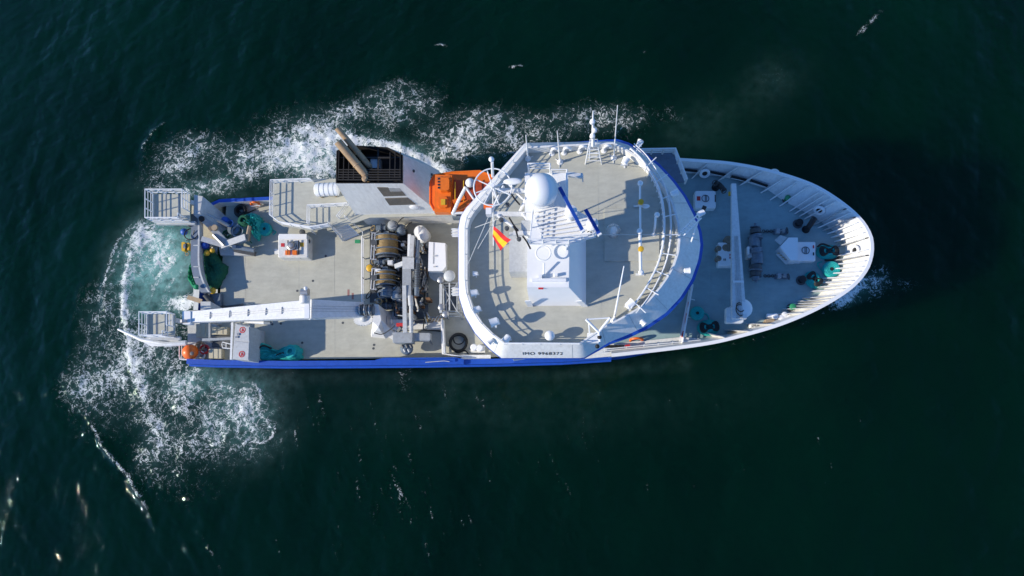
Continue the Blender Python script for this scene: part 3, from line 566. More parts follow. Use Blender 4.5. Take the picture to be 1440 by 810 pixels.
fz0, fz1 = Z_BOAT, 14.6
B = [P(497, 258, fz0), P(500, 302, fz0), P(618, 300, fz0), P(618, 240, fz0), P(590, 225, fz0), P(500, 222, fz0)]
T = [P(473, 212, fz1), P(472, 258, fz1), P(567, 258, fz1), P(567, 218, fz1), P(545, 207, fz1), P(490, 204, fz1)]
fun = thing('funnel', 'raked white ship funnel with black open top and two brown grilles', 'funnel', sum(B, Vector())/6)
mid = [b.lerp(t, 0.80) for b, t in zip(B, T)]
obj('casing', MB().loft([B, T], True), 'white', fun)
tin = [t.lerp(sum(T, Vector())/6, 0.03)+Vector((0, 0, 0.03)) for t in T]; obj('top_band', MB().loft([[t+Vector((0, 0, 0.02)) for t in T], tin, [t-Vector((0, 0, 2.2)) for t in tin]], True), 'soot', fun)
obj('inner_floor', MB().face([p-Vector((0, 0, 1.9)) for p in [t.lerp(sum(T, Vector())/6, 0.05) for t in T]]), 'soot', fun)
tc = sum(T, Vector())/6
for k in range(13):
    x = T[0].lerp(T[2], 0.04+k*0.076).x; ya_, yb_ = P(480, 208, fz1).y, P(480, 255, fz1).y
    if k < 4 or k > 9: obj('louvre_bar', MB().bar((x, ya_-(0.2 if k < 4 else 0.75), fz1-0.1), (x, yb_+0.1, fz1-0.1), 0.07, 0.25), 'soot', fun)
for py in (239, 242.5, 246, 249.5, 253): obj('louvre_bar', MB().bar(P(476, py, fz1-.05), P(564, py, fz1-.05), 0.10, 0.2), 'soot', fun)
obj('cross_beam', MB().bar(P(478, 222, fz1-.3), P(566, 222, fz1-.3), 0.14, 0.2), 'soot', fun); obj('cross_beam', MB().bar(P(532, 207, fz1-.35), P(532, 255, fz1-.35), 0.16, 0.2), 'soot', fun)
obj('vent_box', MB().boxpx(521, 222, 534, 236, fz1-1.5, fz1-0.5), 'light_grey', fun); obj('vent_cap', MB().lathe(P(513, 251, fz1), [(0.3, -0.3), (0.34, 0), (0.2, 0.2)], 12), 'tan_pipe', fun, True)
# side grilles lie on the sloping starboard face
f0, f1, f2 = B[1], B[2], T[2]; fT = T[1]; fn = (f1-f0).cross(fT-f0).normalized(); fn = fn if fn.y < 0 else -fn
def on_face(px, py):                              # survey point on the funnel's starboard plane
    d = _ray(px, py); t = (f0-CAM).dot(fn)/d.dot(fn); return CAM+d*t
for quad in (((530, 262), (562, 262), (571, 274), (540, 275)), ((541, 277.5), (573, 276.5), (585, 286.5), (548, 287.5))):
    qd = [on_face(*p)+fn*0.08 for p in quad]; g = obj('grille', MB().loft([[p-fn*0.05 for p in qd], [p+fn*0.03 for p in qd]], True, False, True), 'grille', fun)
    for k in range(1, 9):
        t = k/9; obj('grille_slat', MB().bar(qd[0].lerp(qd[3], t)+fn*0.05, qd[1].lerp(qd[2], t)+fn*0.05, 0.05, 0.05), 'dark_grey', g)
c_ = on_face(583, 291); obj('porthole_cover', MB().lathe(c_, [(0.55, 0), (0.55, 0.12), (0.4, 0.2)], 16, fn), 'white_clean', fun, True)
for (px, py) in ((571, 239), (599, 262), (603, 258)):
    obj('porthole', MB().lathe(Vector(B[3]).lerp(T[3], 0.75 if px < 580 else 0.25)+Vector((0.06, -1.3 if px < 601 else -0.9, 0)), [(0.16, 0), (0.16, 0.08), (0.1, 0.09)], 12, (1, 0, 0.5)), 'dark_grey', fun)
for (a, b, r_) in (((516, 248), (475, 199), 0.42), ((519, 233), (474, 180), 0.30)):
    p0, p1 = P(*a, 14.2), P(*b, 16.2); pm = p0+Vector((0, 0, -1.2)); e = obj('exhaust_pipe', MB().tube(smooth_path([pm, p0, p0.lerp(p1, 0.5), p1], 5), r_, 14, caps=False), 'tan_pipe', fun, True)
    obj('pipe_mouth', MB().cyl(p1-(p1-p0).normalized()*0.6, p1-(p1-p0).normalized()*0.5, r_*0.9, n=14), 'soot', e)
    obj('flange', MB().torus(p0.lerp(p1, 0.35), r_+0.02, 0.05, 16, 6, p1-p0), 'tan_pipe', e)

# life raft canister
def liferaft(px, py, z, L, r, label):
    c = P(px, py, z); t = thing('life_raft', label, 'life raft', c-Vector((0, 0, r+0.2)))
    b = obj('canister', MB().lathe(c-Vector((L/2, 0, 0)), [(r*0.75, 0), (r*0.98, 0.12), (r, 0.2), (r, L-0.2), (r*0.98, L-0.12), (r*0.75, L)], 18, (1, 0, 0)), 'white_clean', t, True)
    for k in (0.22, 0.42, 0.62, 0.82): obj('strap', MB().torus(c+Vector((-L/2+L*k, 0, 0)), r+0.01, 0.035, 20, 6, (1, 0, 0)), 'light_grey', t)
    obj('cradle', MB().box(c+Vector((-L*0.3, 0, -r*0.9)), (0.15, r*1.8, r*0.8)).box(c+Vector((L*0.3, 0, -r*0.9)), (0.15, r*1.8, r*0.8)), 'wood', t)
liferaft(460, 266.5, 7.2, 2.7, 0.75, 'white ribbed life raft canister on the platform aft of the funnel')

# lifeboat on the port side under the bridge wing
c = P(655, 268, 12.6); lb = thing('lifeboat', 'bright orange enclosed lifeboat between the funnel and the bridge roof', 'lifeboat', c-Vector((0, 0, 2.40)))
L_, Wd = 7.4, 2.1
hull = []
for z, k in ((10.8, 0.25), (11.4, 0.75), (12.1, 0.98), (12.5, 1.0)):
    hull.append([Vector((c.x+L_/2*k2*(0.75+0.25*k), c.y+Wd*w2*k, z)) for k2, w2 in ((-1, .55), (-0.9, .9), (-0.4, 1), (0.4, 1), (0.85, .62), (1, 0), (0.85, -.62), (0.4, -1), (-0.4, -1), (-0.9, -.9), (-1, -.55))])
obj('hull', MB().loft(hull, True, True, True), 'orange', lb)
obj('gunwale', MB().tube([p+Vector((0, 0, 0.02)) for p in hull[-1]], 0.09, 6, True), 'orange', lb)
q0 = [P(612, 246, 13.2), P(611, 299, 13.2), P(634, 299, 13.2), P(634, 272, 13.2), P(636, 247, 13.2)]
obj('cabin', MB().prism(xy(q0), 12.5, 13.3, xy([p+Vector((0, 0, 0)) for p in q0])), 'orange', lb)
obj('cabin_roof', MB().boxpx(616, 249, 632, 268, 13.31, 13.9, bevel=0.25), 'orange', lb)
obj('hatch_cover', MB().boxpx(616, 276, 629, 292, 13.3, 13.55, bevel=0.2), 'orange', lb); obj('hatch_fitting', MB().boxpx(620, 280, 626, 288, 13.55, 13.65), 'yellow', lb)
obj('cockpit_floor', MB().face([P(638, 253, 12.56), P(638, 293, 12.56), P(692, 291, 12.56), P(692, 256, 12.56)]), 'orange_dark', lb)
for k in range(4): obj('window_slot', MB().boxpx(615.5, 250+k*4.2, 619, 252.6+k*4.2, 13.9, 13.92), 'glass', lb)
for (a, b) in (((640, 256), (640, 290)), ((652, 254), (652, 288))): obj('grab_line', MB().cyl(P(*a, 13.55), P(*b, 13.55), 0.05, n=6), 'yellow', lb)
for k in range(4): obj('grab_line', MB().tube([P(612+2, 250+k*3, 13.4), P(620, 248+k*4, 13.8), P(630, 250+k*3, 13.4)], 0.02, 5), 'dark_grey', lb)
for (px, py) in ((645, 281), (652, 286), (648, 292)): obj('seat_thwart', MB().bar(P(px-8, py+3, 13.55), P(px+9, py-3, 13.55), 0.35, 0.2), 'orange', lb)
dv = thing('boat_davit', 'white tubular davit arm over the orange lifeboat with a small radome on its elbow', 'davit', P(640, 302, Z_BOAT))
m1 = MB(); m1.tube([P(637, 300, 13.7), P(645, 282, 14.3), P(655, 263, 15)], 0.18, 8); m1.tube([P(655, 263, 15), P(668, 282, 14.4), P(676, 292, 14)], 0.13, 8); m1.tube([P(637, 300, 13.7), P(655, 299, 13.7), P(668, 296, 13.7)], 0.13, 8); m1.cyl(P(640, 302, Z_BOAT), P(637, 300, 13.7), 0.2, n=8)
obj('arm', m1, 'white_clean', dv, True); obj('small_radome', MB().sphere(P(661, 257, 15.5), 0.46), 'white_clean', dv, True)
obj('winch', MB().boxpx(636, 299, 648, 306, Z_BOAT, 7.4), 'machine', dv)

# ------------------------------------------------------------------ mast
tb_ = [P(746, 330, 18), P(745, 430, 18), P(824, 430, 18), P(824, 330, 18)]; tm = [P(742, 318, 21), P(741, 404, 21), P(800, 404, 21), P(801, 318, 21)]; tu = [P(744, 318, 20.9), P(743, 345, 20.9), P(799, 345, 20.9), P(799, 318, 20.9)]; tt = [Vector((p.x, p.y, 25.34)) for p in tu]
mast = thing('radar_mast', 'white radar mast with blue scanners and wheel antenna amid the bridge roof', 'mast', P(785, 380, 18))
obj('tower', MB().loft([tb_, tm], True, False, True), 'white_clean', mast); obj('upper_tower', MB().loft([tu, tt], True, True, True), 'white_clean', mast)
obj('annex', MB().boxpx(716, 326, 742, 382, 18, 20.4), 'light_grey', mast)
for (px, py) in ((746, 431), (823, 431)): obj('corner_fin', MB().bar(P(px, py, 18.0), P(px-4 if px < 760 else px-9, py-8, 20), 0.08, 0.5), 'white_clean', mast)
obj('tower_ledge', MB().bar(P(748, 394, 21.15), P(796, 394, 21.15), 0.25, 0.3), 'white_clean', mast)
obj('tower_fitting', MB().cyl(P(765, 390, 21), P(765, 370, 21.7), 0.08, n=6).torus(P(764, 356, 21.9), 0.62, 0.07, 24, 6), 'white_clean', mast, True); obj('roof_vent', MB().boxpx(757, 386, 762, 391, 21.0, 21.5), 'white_clean', mast); obj('roof_vent', MB().boxpx(780, 384, 784, 388, 21.0, 21.4), 'white_clean', mast)
obj('corner_post', MB().cyl(P(796, 350, 21), P(797, 346, 25.4), 0.12, n=8), 'white_clean', mast)
obj('nameplate', MB().bar(P(757, 405.5, 20.95), P(764, 405.5, 20.95), 0.18, 0.05), 'red', mast)
rp = obj('radar_platform', MB().prism(xy([P(748, 303, 25.6), P(744, 342, 25.6), P(800, 343, 25.6), P(838, 333, 25.6), P(840, 312, 25.6), P(812, 296, 25.6), P(796, 288, 25.6)]), 25.35, 25.6), 'white_clean', mast)
for k in range(7):
    a, b = P(752+k*2, 306+k*5, 25.75), P(806+k*4, 292+k*6, 25.75); obj('platform_slat', MB().bar(a, b, 0.12, 0.22), 'white_clean', rp)
dp = obj('dome_platform', MB().boxpx(738, 243, 799, 298, 22.8, 25.55), 'white_clean', mast)
obj('platform_brace', MB().bar(P(745, 300, 25.2), P(750, 330, 20), 0.2).bar(P(795, 296, 25.2), P(800, 330, 20), 0.2), 'white', mast)
m1 = MB(); railing(m1, [P(744, 244, 25.55), P(744, 240, 25.55), P(774, 240, 25.55), P(774, 244, 25.55)], 1.5, 3, 0.05, 1.2); railing(m1, [P(776, 245, 25.55), P(797, 245, 25.55), P(797, 292, 25.55)], 1.0, 2, 0.045, 1.1); obj('railing', m1, 'white_clean', dp, True)
dc = P(761.5, 267, 27.6)
obj('radome', MB().sphere(dc, 1.32, 40), 'white_clean', mast, True)
obj('radome_base', MB().lathe(dc+Vector((0, -0.05, -2.05)), [(0.8, 0), (0.9, 0.6), (1.05, 0.95), (1.15, 1.0), (1.15, 1.12), (1.0, 1.15)], 32), 'white', mast, True)
obj('yard_arm', MB().bar(P(798, 245, 25.4), P(819, 248, 25.2), 0.35, 0.3), 'white', mast); obj('arm_gusset', MB().loft([[P(817, 243, 25.4), P(819, 256, 24.5), P(819, 246, 24.2)], [P(819, 243, 25.4), P(820.5, 256, 24.5), P(820.5, 246, 24.2)]], True, True, True), 'white', mast)
for (a, b, z) in (((787, 264), (819, 324), 27.6), ((823.5, 295), (842.5, 329), 26.9)):
    s = obj('radar_scanner', MB().bar(P(*a, z), P(*b, z), 0.26, 0.3), 'radar_blue', mast); mcx = P((a[0]+b[0])/2, (a[1]+b[1])/2, z)
    obj('scanner_turret', MB().lathe(mcx+Vector((0, 0, -2.0)), [(0.35, 0), (0.35, 0.9), (0.5, 1.0), (0.5, 1.5), (0.2, 1.6), (0.15, 1.9)], 16), 'white_clean', s, True)
    obj('scanner_end', MB().bar(P(*b, z), P(b[0]+1.5, b[1]+2.2, z), 0.3, 0.34), 'white_clean', s)
obj('cable_coil', MB().torus(P(829, 328, 25.75), 0.17, 0.04, 16, 6), 'black', mast)
for (x0_, x1_, y, z) in ((695, 762, 301, 25.0), (722, 788, 328, 25.2), (700, 745, 268, 25.3)):
    s = obj('yard_arm', MB().bar(P(x0_, y, z), P(x1_, y+1, z), 0.36, 0.3), 'white', mast)
m1 = MB(); 
for a, b in (((744, 270), (730, 300)), ((700, 303), (745, 335)), ((735, 300), (760, 340)), ((712, 255), (740, 285)), ((690, 300), (708, 262))): m1.cyl(P(*a, 25.2), P(*b, 24.6), 0.13, n=8)
obj('stay', m1, 'white_clean', mast, True)
for pts in ([(717, 270), (724, 280), (731, 288)], [(716, 306), (722, 316), (729, 325)], [(735, 332), (741, 340), (746, 350)], [(722, 318), (726, 325), (728, 333)]):
    obj('cable', MB().tube([P(x, y, 25.7) for x, y in pts], 0.07, 6), 'black', mast)
# wheel antenna: big ring with spokes, on a stub mast
rc = P(693, 263, 26.5); wa = obj('wheel_antenna', MB().torus(rc, 1.52, 0.06, 40, 8, (0.05, -0.1, 1)), 'white_clean', mast, True)
for k in range(8):
    a = k*math.pi/4+0.3; obj('spoke', MB().cyl(rc, rc+Vector((math.cos(a)*1.5, math.sin(a)*1.5, 0)), 0.05, n=6), 'white_clean', wa)
obj('hub', MB().cyl(rc+Vector((0, 0, -2.4)), rc+Vector((0, 0, 0.4)), 0.16, n=10), 'white_clean', wa, True)
obj('top_lamp', MB().cyl(P(693, 248, 26.8), P(692, 228, 29.5), 0.12, n=8).sphere(P(691, 224, 29.6), 0.22, 10), 'white_clean', mast, True)
obj('flat_antenna', MB().sphere(P(721, 255, 26.8), 0.75, 20, 1, 0.38, 0.25), 'white_clean', mast, True)
obj('instrument_box', MB().boxpx(683, 292, 691, 301, 24.6, 25.4), 'white_clean', mast); obj('instrument_lamp', MB().boxpx(680, 287, 694, 292, 24.6, 25.0), 'orange_buoy', mast)
for (px, py) in ((714, 289), (705, 310), (713, 322), (730, 337)): obj('signal_lamp', MB().lathe(P(px, py, 25.2), [(0.18, 0), (0.2, 0.25), (0.12, 0.4)], 10), 'dark_grey', mast)
obj('louvre_panel', MB().boxpx(733, 310, 752, 324, 25.2, 25.4), 'light_grey', mast)

for a, b, za, zb in (((703, 268), (658, 372), 25.2, 19.6), ((720, 301), (668, 320), 25, 19.6), ((830, 330), (940, 330), 25.7, 19.4), ((700, 303), (672, 350), 25, 19.6), ((787, 264), (787, 229), 27.0, 20)):
    obj('halyard', MB().cyl(P(*a, za), P(*b, zb), 0.028, n=5), 'light_grey', mast)
m1 = MB(); railing(m1, [P(750, 300, 25.6), P(746, 341, 25.6), P(800, 342, 25.6), P(836, 332, 25.6), P(838, 314, 25.6)], 1.0, 2, 0.035, 1.2); obj('railing', m1, 'white_clean', rp, True)
for k in range(5): obj('ladder_rung', MB().bar(P(748+k, 336-k*4, 22+k*.7), P(756+k, 336-k*4, 22+k*.7), 0.06), 'white_clean', mast)
# flag on its halyard pole
fl_ = thing('ensign_flag', 'red and yellow striped flag flying aft of the radar mast', 'flag', P(693, 345, 18.6))
obj('pole', MB().cyl(P(694, 345, 18.6), P(693, 268, 25.2), 0.06, n=6), 'white_clean', fl_)
me = bmesh.new(); nu, nv = 14, 12; G = {}
c00, c01, c10, c11 = P(694, 320, 24.2), P(695, 341, 23.9), P(713, 323, 24.3), P(712, 350, 23.7)
c00, c10, c01, c11 = P(694, 318, 24.2), P(719, 338, 24.2), P(693, 333, 23.4), P(704, 353, 23.2)
for i in range(nu+1):
    for j in range(nv+1):
        u, v = i/nu, j/nv; p = c00.lerp(c10, u).lerp(c01.lerp(c11, u), v); p = p+Vector((0, 0, 0.22*math.sin(u*7+v*2.2)*(0.3+u))); G[i, j] = me.verts.new(p)
for i in range(nu):
    for j in range(nv):
        f_ = me.faces.new((G[i, j], G[i+1, j], G[i+1, j+1], G[i, j+1])); f_.material_index = 1 if nv*0.27 <= j < nv*0.73 else 0; f_.smooth = True
obj('cloth', me, ['flag_red', 'flag_yellow'], fl_, True)

# ------------------------------------------------------------------ smaller roof fittings
def whip(px, py, tx, ty, zt, r, label, name='whip_antenna', z0=Z_ROOF):
    t = thing(name, label, 'antenna', P(px, py, z0)); p0, p1 = P(px, py, z0), P(tx, ty, zt)
    obj('rod', MB().tube([p0, p0.lerp(p1, 0.4), p1], [r, r*0.8, r*0.45], 8), 'white_clean', t, True); obj('base', MB().lathe(p0, [(0.3, 0), (0.28, 0.06), (r*2, 0.12), (r*1.6, 0.5), (r, 0.55)], 12), 'white_clean', t, True)
    for a in (0.4, 2.5, 4.6): obj('gusset', MB().bar(p0+Vector((0, 0, 0.05)), p0+Vector((math.cos(a)*.55, math.sin(a)*.55, 0.03)), 0.05, 0.08), 'white_clean', t)
    return t
whip(742.5, 223, 739.5, 190, 22.4, 0.09, 'short white whip antenna at the aft port corner of the bridge roof')
whip(787.5, 228, 783.5, 184, 23.2, 0.08, 'thin white whip antenna between the roof corner and the lattice mast')
whip(863, 222, 868.5, 148, 26.0, 0.07, 'tallest whip antenna, leaning out beyond the port edge of the roof')
whip(863, 451, 877.5, 374, 22.0, 0.10, 'long slanting white rod antenna on starboard side of the roof deck')
t = thing('lattice_mast', 'white lattice ladder mast with sensor pole at the port roof edge', 'mast', P(836, 232, Z_ROOF))
m1 = MB(); b4 = [P(823, 231, 18), P(846, 231, 18), P(843, 224, 18), P(829, 224, 18)]; t4 = [P(829, 200, 21.4), P(840, 200, 21.4), P(840, 196, 21.4), P(830, 196, 21.4)]
for a, b in zip(b4, t4): m1.cyl(a, b, 0.055, n=6)
for k in range(1, 7):
    L = [a.lerp(b, k/6) for a, b in zip(b4, t4)]; m1.tube(L, 0.035, 5, True)
obj('lattice', m1, 'white_clean', t, True); obj('pole', MB().tube([P(834, 205, 21), P(834, 180, 23.2), P(834, 156, 25.4)], [0.16, 0.12, 0.05], 8), 'white_clean', t, True)
for (px, py, z, r) in ((833, 172, 24, 0.25), (836, 184, 23, 0.22), (833, 192, 22.3, 0.25)): obj('sensor', MB().lathe(P(px, py, z), [(r*.6, -0.2), (r, 0), (r*.9, 0.25), (r*.3, 0.35)], 10), 'white_clean', t, True)
def vent(px, py, label, h=0.9, r=0.28, name='mushroom_vent'):
    t = thing(name, label, 'vent', P(px, py, Z_ROOF), 'white goose-neck vents along the port roof edge'); p = P(px, py, Z_ROOF)
    obj('neck', MB().tube(smooth_path([p, p+Vector((0, 0, h)), p+Vector((0.3, 0, h+.25)), p+Vector((0.6, 0, h)), p+Vector((0.62, 0, h-.25))], 4), 0.13, 8), 'white_clean', t, True); obj('foot', MB().lathe(p, [(r, 0), (r, 0.06), (0.14, 0.1)], 10), 'white_clean', t)
vent(776, 216, 'goose-neck vent left of the thin whip antenna base'); vent(793, 215, 'goose-neck vent right of the thin whip antenna base'); vent(815, 213, 'goose-neck vent just left of the lattice mast'); vent(849, 212, 'goose-neck vent just right of the lattice mast')
def floodlight(px, py, z, ang, label, s=1.0, group='white floodlights on brackets around the bridge roof'):
    t = thing('floodlight', label, 'floodlight', P(px, py, z), group); p = P(px, py, z); d = Vector((math.cos(R_(ang)), math.sin(R_(ang)), 0))
    obj('bracket', MB().cyl(p, p+Vector((0, 0, 0.6*s)), 0.06*s, n=6).bar(p+Vector((-.3*s, 0, .04)), p+Vector((.3*s, 0, .04)), 0.12*s, 0.06).bar(p+Vector((0, -.3*s, .05)), p+Vector((0, .3*s, .05)), 0.12*s, 0.06), 'white_clean', t)
    h = obj('housing', MB().lathe(p+Vector((0, 0, 0.75*s))-d*0.3*s, [(0.1*s, 0), (0.24*s, 0.08*s), (0.28*s, 0.5*s), (0.32*s, 0.6*s)], 14, d), 'white_clean', t, True)
    obj('lens', MB().lathe(p+Vector((0, 0, 0.75*s))+d*0.29*s, [(0.26*s, 0), (0.2*s, 0.03*s)], 14, d), 'glass', h)
floodlight(697, 455, 18.9, 200, 'large white searchlight on the aft starboard roof rim', 1.35); floodlight(714, 478, 18.4, 230, 'white floodlight in the corner left of the painted number', 1.2)
floodlight(669, 414, 18.5, 190, 'upper of two small lamps on the inner aft rim', 1.1); floodlight(673, 437, 18.5, 200, 'lower of two small lamps on the inner aft rim', 1.1); floodlight(670, 387, 18.2, 180, 'small white lamp on the aft rim beside the mast shadow', 0.8)
floodlight(884, 431, 18.0, 40, 'big white searchlight inside the starboard visor', 1.3); floodlight(964, 383, 17.9, 0, 'small lamp on the sloping front visor, starboard side', 0.9); floodlight(946, 276, 18.3, 20, 'round lamp on the sloping front visor, port side', 1.1)
floodlight(903, 455, 17.9, -50, 'lamp on the sloping visor near the starboard bracket', 0.9); floodlight(898, 206, 17.6, 60, 'square floodlight on the port edge of the visor', 0.95); floodlight(691, 481, 18.2, 220, 'small lamp on outer rim left of the painted number', 0.8); floodlight(878, 232, 18.0, 60, 'white lamp standing inside the port end of the visor', 1.1)
for (px, py, lab) in ((640, 327, 'upper white bracket step outside the aft roof rim'), (640, 410, 'lower white bracket step outside the aft roof rim')):
    t = thing('bracket_step', lab, 'bracket', P(px, py, 16.6), 'brackets on the aft rim'); obj('plate', MB().boxpx(px-4, py-6, px+5, py+6, 16.9, 17.0), 'white', t)
    for k in (-4, 0, 4): obj('fin', MB().bar(P(px-5, py+k, 17.0), P(px+6, py+k, 17.0), 0.06, 0.5), 'white', t)
t = thing('small_radome', 'small white ball radome on the starboard edge above the painted number', 'radome', P(773, 474, Z_ROOF)); obj('ball', MB().sphere(P(773, 472, 19.1), 0.45), 'white_clean', t, True); obj('stem', MB().lathe(P(773, 474, Z_ROOF), [(0.3, 0), (0.25, 0.08), (0.14, 0.12), (0.16, 0.9)], 12), 'white_clean', t, True)
t = thing('small_radome', 'pale flat ball beside the scaffold frame aft of the bridge', 'radome', P(632, 390, 8.0)); obj('ball', MB().sphere(P(632, 388, 9.5), 0.62, 18, 1, 1, 0.5), 'light_grey', t, True); obj('stem', MB().cyl(P(632, 388, 9.5), P(634, 392, 3.0), 0.15, n=8), 'light_grey', t)
# signal yard lying fore of the mast
t = thing('signal_yard', 'long white pole on stands with two yellow lamps, across the forward roof deck', 'signal pole', P(901, 330, Z_ROOF))
obj('pole', MB().cyl(P(900, 262, 19.4), P(901, 386, 19.4), 0.09, n=8).cyl(P(900, 322, 19.4), P(901, 386, 19.4), 0.14, n=8), 'white_clean', t, True)
for (px, py) in ((900, 259, ), (899, 326), (901, 384)): obj('lamp', MB().lathe(P(px, py, 19.3), [(0.22, 0), (0.25, 0.3), (0.12, 0.42)], 12), 'white_clean', t, True)
for (px, py) in ((901, 285), (901, 351)): obj('yellow_lamp', MB().lathe(P(px, py, 19.4), [(0.25, 0), (0.25, 0.3), (0.1, 0.35)], 12), 'yellow', t, True)
for (px, py) in ((897, 290), (898, 334), (900, 386)): obj('stand', MB().cyl(P(px, py, 18), P(px+3, py-3, 19.4), 0.08, n=6).bar(P(px-6, py, 18.03), P(px+6, py, 18.03), 0.2, 0.06), 'white', t)
obj('dish', MB().sphere(P(908, 290, 19.2), 0.35, 16, 1, .6, .3), 'white_clean', t, True)
t = thing('covered_compass', 'binnacle wrapped in clear plastic on the shaded forward roof', 'compass', P(862, 326, Z_ROOF+.1))
obj('stand', MB().lathe(P(862, 328, Z_ROOF+.1), [(0.3, 0), (0.22, 0.3), (0.2, 0.9), (0.3, 1.1), (0.1, 1.25)], 12), 'white_clean', t, True)
obj('cover', MB().lathe(P(862, 326, Z_ROOF+.1), [(0.62, 0), (0.66, 0.5), (0.5, 1.1), (0.25, 1.6), (0.05, 2.0)], 14), 'plastic', t, True)
t = thing('lamp_post', 'small white lamp post between the signal pole and the walkway rail', 'lamp', P(919, 330, Z_ROOF)); obj('post', MB().tube(smooth_path([P(919, 330, 18), P(921, 318, 19), P(922, 305, 19.6)], 4), 0.1, 8), 'white_clean', t, True); obj('head', MB().sphere(P(924, 302, 19.7), 0.25, 12), 'white_clean', t, True); obj('foot', MB().lathe(P(919, 330, 18), [(0.35, 0), (0.3, 0.08), (0.1, 0.12)], 10), 'white_clean', t)
def ladder_boom(a, b, za, zb, label):
    t = thing('ladder_boom', label, 'ladder', P(*a, za)); p, q_ = P(*a, za), P(*b, zb); d = (q_-p).normalized(); s = Vector((-d.y, d.x, 0)).normalized()*0.22
    obj('side_rail', MB().cyl(p+s, q_+s, 0.06, n=6), 'white_clean', t); obj('side_rail', MB().cyl(p-s, q_-s, 0.06, n=6), 'white_clean', t)
    for k in range(1, 8): o_ = p.lerp(q_, k/8); obj('rung', MB().cyl(o_+s, o_-s, 0.05, n=6), 'white_clean', t)
    obj('strut', MB().cyl(q_, P(b[0]-12, b[1]+36, za-0.6), 0.07, n=6), 'white_clean', t); obj('camera_head', MB().box(q_+Vector((0.1, 0.2, 0.15)), (0.6, 0.45, 0.4), 0.5), 'white_clean', t); obj('camera_lens', MB().lathe(q_+Vector((0.3, 0.5, 0.2)), [(0.18, 0), (0.18, 0.35)], 12, (0.3, 0.6, 0.2)), 'black', t)
ladder_boom((958, 330), (984, 304), 19.0, 20.2, 'white ladder boom with a camera reaching over the bow visor')
t = thing('camera_bracket', 'white tubular bracket with black cameras at the starboard forward rim corner', 'bracket', P(838, 470, Z_ROOF))
m1 = MB(); m1.tube([P(824, 449, 20), P(842, 467, 19.6), P(844, 480, 19.2)], 0.12, 8).tube([P(858, 447, 20), P(842, 467, 19.6)], 0.12, 8).cyl(P(830, 480, 18), P(828, 452, 20), 0.07, n=6).cyl(P(842, 467, 19.6), P(850, 462, 18), 0.08, n=6).cyl(P(824, 449, 20), P(856, 447, 20), .06, n=6); obj('frame', m1, 'white_clean', t, True)
for (px, py) in ((843, 474), (840, 487)): obj('camera', MB().sphere(P(px, py, 19.4), 0.2, 10), 'black', t)
obj('mount_plate', MB().boxpx(826, 468, 842, 482, 18.2, 18.9), 'white_clean', t)
for i_, (px, py) in enumerate(((663, 296), (715, 236))): pass

# ------------------------------------------------------------------ stern gantry (A-frame) with its two access platforms
gan = thing('stern_gantry', 'white and grey stern A-frame gantry spanning the ramp', 'gantry', P(290, 370, Z_DECK))
cb = smooth_path([P(276, 302, 4.8), P(276, 340, 4.8), P(276, 372, 4.8), P(281, 395, 4.7), P(290, 412, 4.5)], 5)
m1 = MB(); m1.loft([[p+Vector((-.42, 0, -.4)), p+Vector((.42, 0, -.4)), p+Vector((.42, 0, .4)), p+Vector((-.42, 0, .4))] for p in cb], True, True, True); obj('crossbeam', m1, 'slate_shade', gan)  # beam colour darkened to carry the shade lying on it
m1 = MB(); m1.loft([[p+Vector((.43, 0, -.42)), p+Vector((.62, 0, -.42)), p+Vector((.62, 0, .44)), p+Vector((.43, 0, .44))] for p in cb], True, True, True); obj('crossbeam_flange', m1, 'light_grey', gan)
leg = MB(); a, b = [P(x, y, 5.8) for x, y in ((273, 274), (285, 276), (281, 300), (272, 302))], [P(x, y, 3.0) for x, y in ((300, 316), (318, 304), (324, 330), (312, 338))]
leg.loft([b, a], True, True, True); obj('leg', leg, 'light_grey', gan)
leg = MB(); a, b = [P(x, y, 4.7) for x, y in ((282, 424), (296, 424), (296, 436), (282, 436))], [P(x, y, 3.0) for x, y in ((300, 436), (318, 436), (318, 446), (300, 446))]
leg.loft([b, a], True, True, True); obj('leg', leg, 'light_grey', gan)
obj('hydraulic_ram', MB().cyl(P(322, 318, 4.2), P(290, 300, 5.6), 0.14, n=8).cyl(P(322, 318, 4.2), P(306, 309, 4.9), 0.22, n=8), 'steel', gan, True)
for (px, py, m_) in ((284, 309, 'black'), (267, 316, 'dark_grey'), (297, 323, 'wood')): obj('sheave', MB().lathe(P(px, py, 5.2), [(0.28, 0), (0.32, 0.1), (0.2, 0.2), (0.32, 0.3), (0.28, 0.4)], 14, (0.3, 0.2, 1)), m_, gan, True)
obj('hose_loop', MB().torus(P(269, 329, 5.3), 0.75, 0.07, 24, 6, (0.2, 0.3, 1)).tube([P(262, 338, 4.6), P(270, 336, 5), P(273, 324, 5.4)], .06), 'rubber', gan, True)
for py in (315, 345, 375, 390): obj('beam_plate', MB().bar(P(272, py, 5.23), P(279.5, py, 5.23), 0.1, 0.06), 'light_grey', gan)
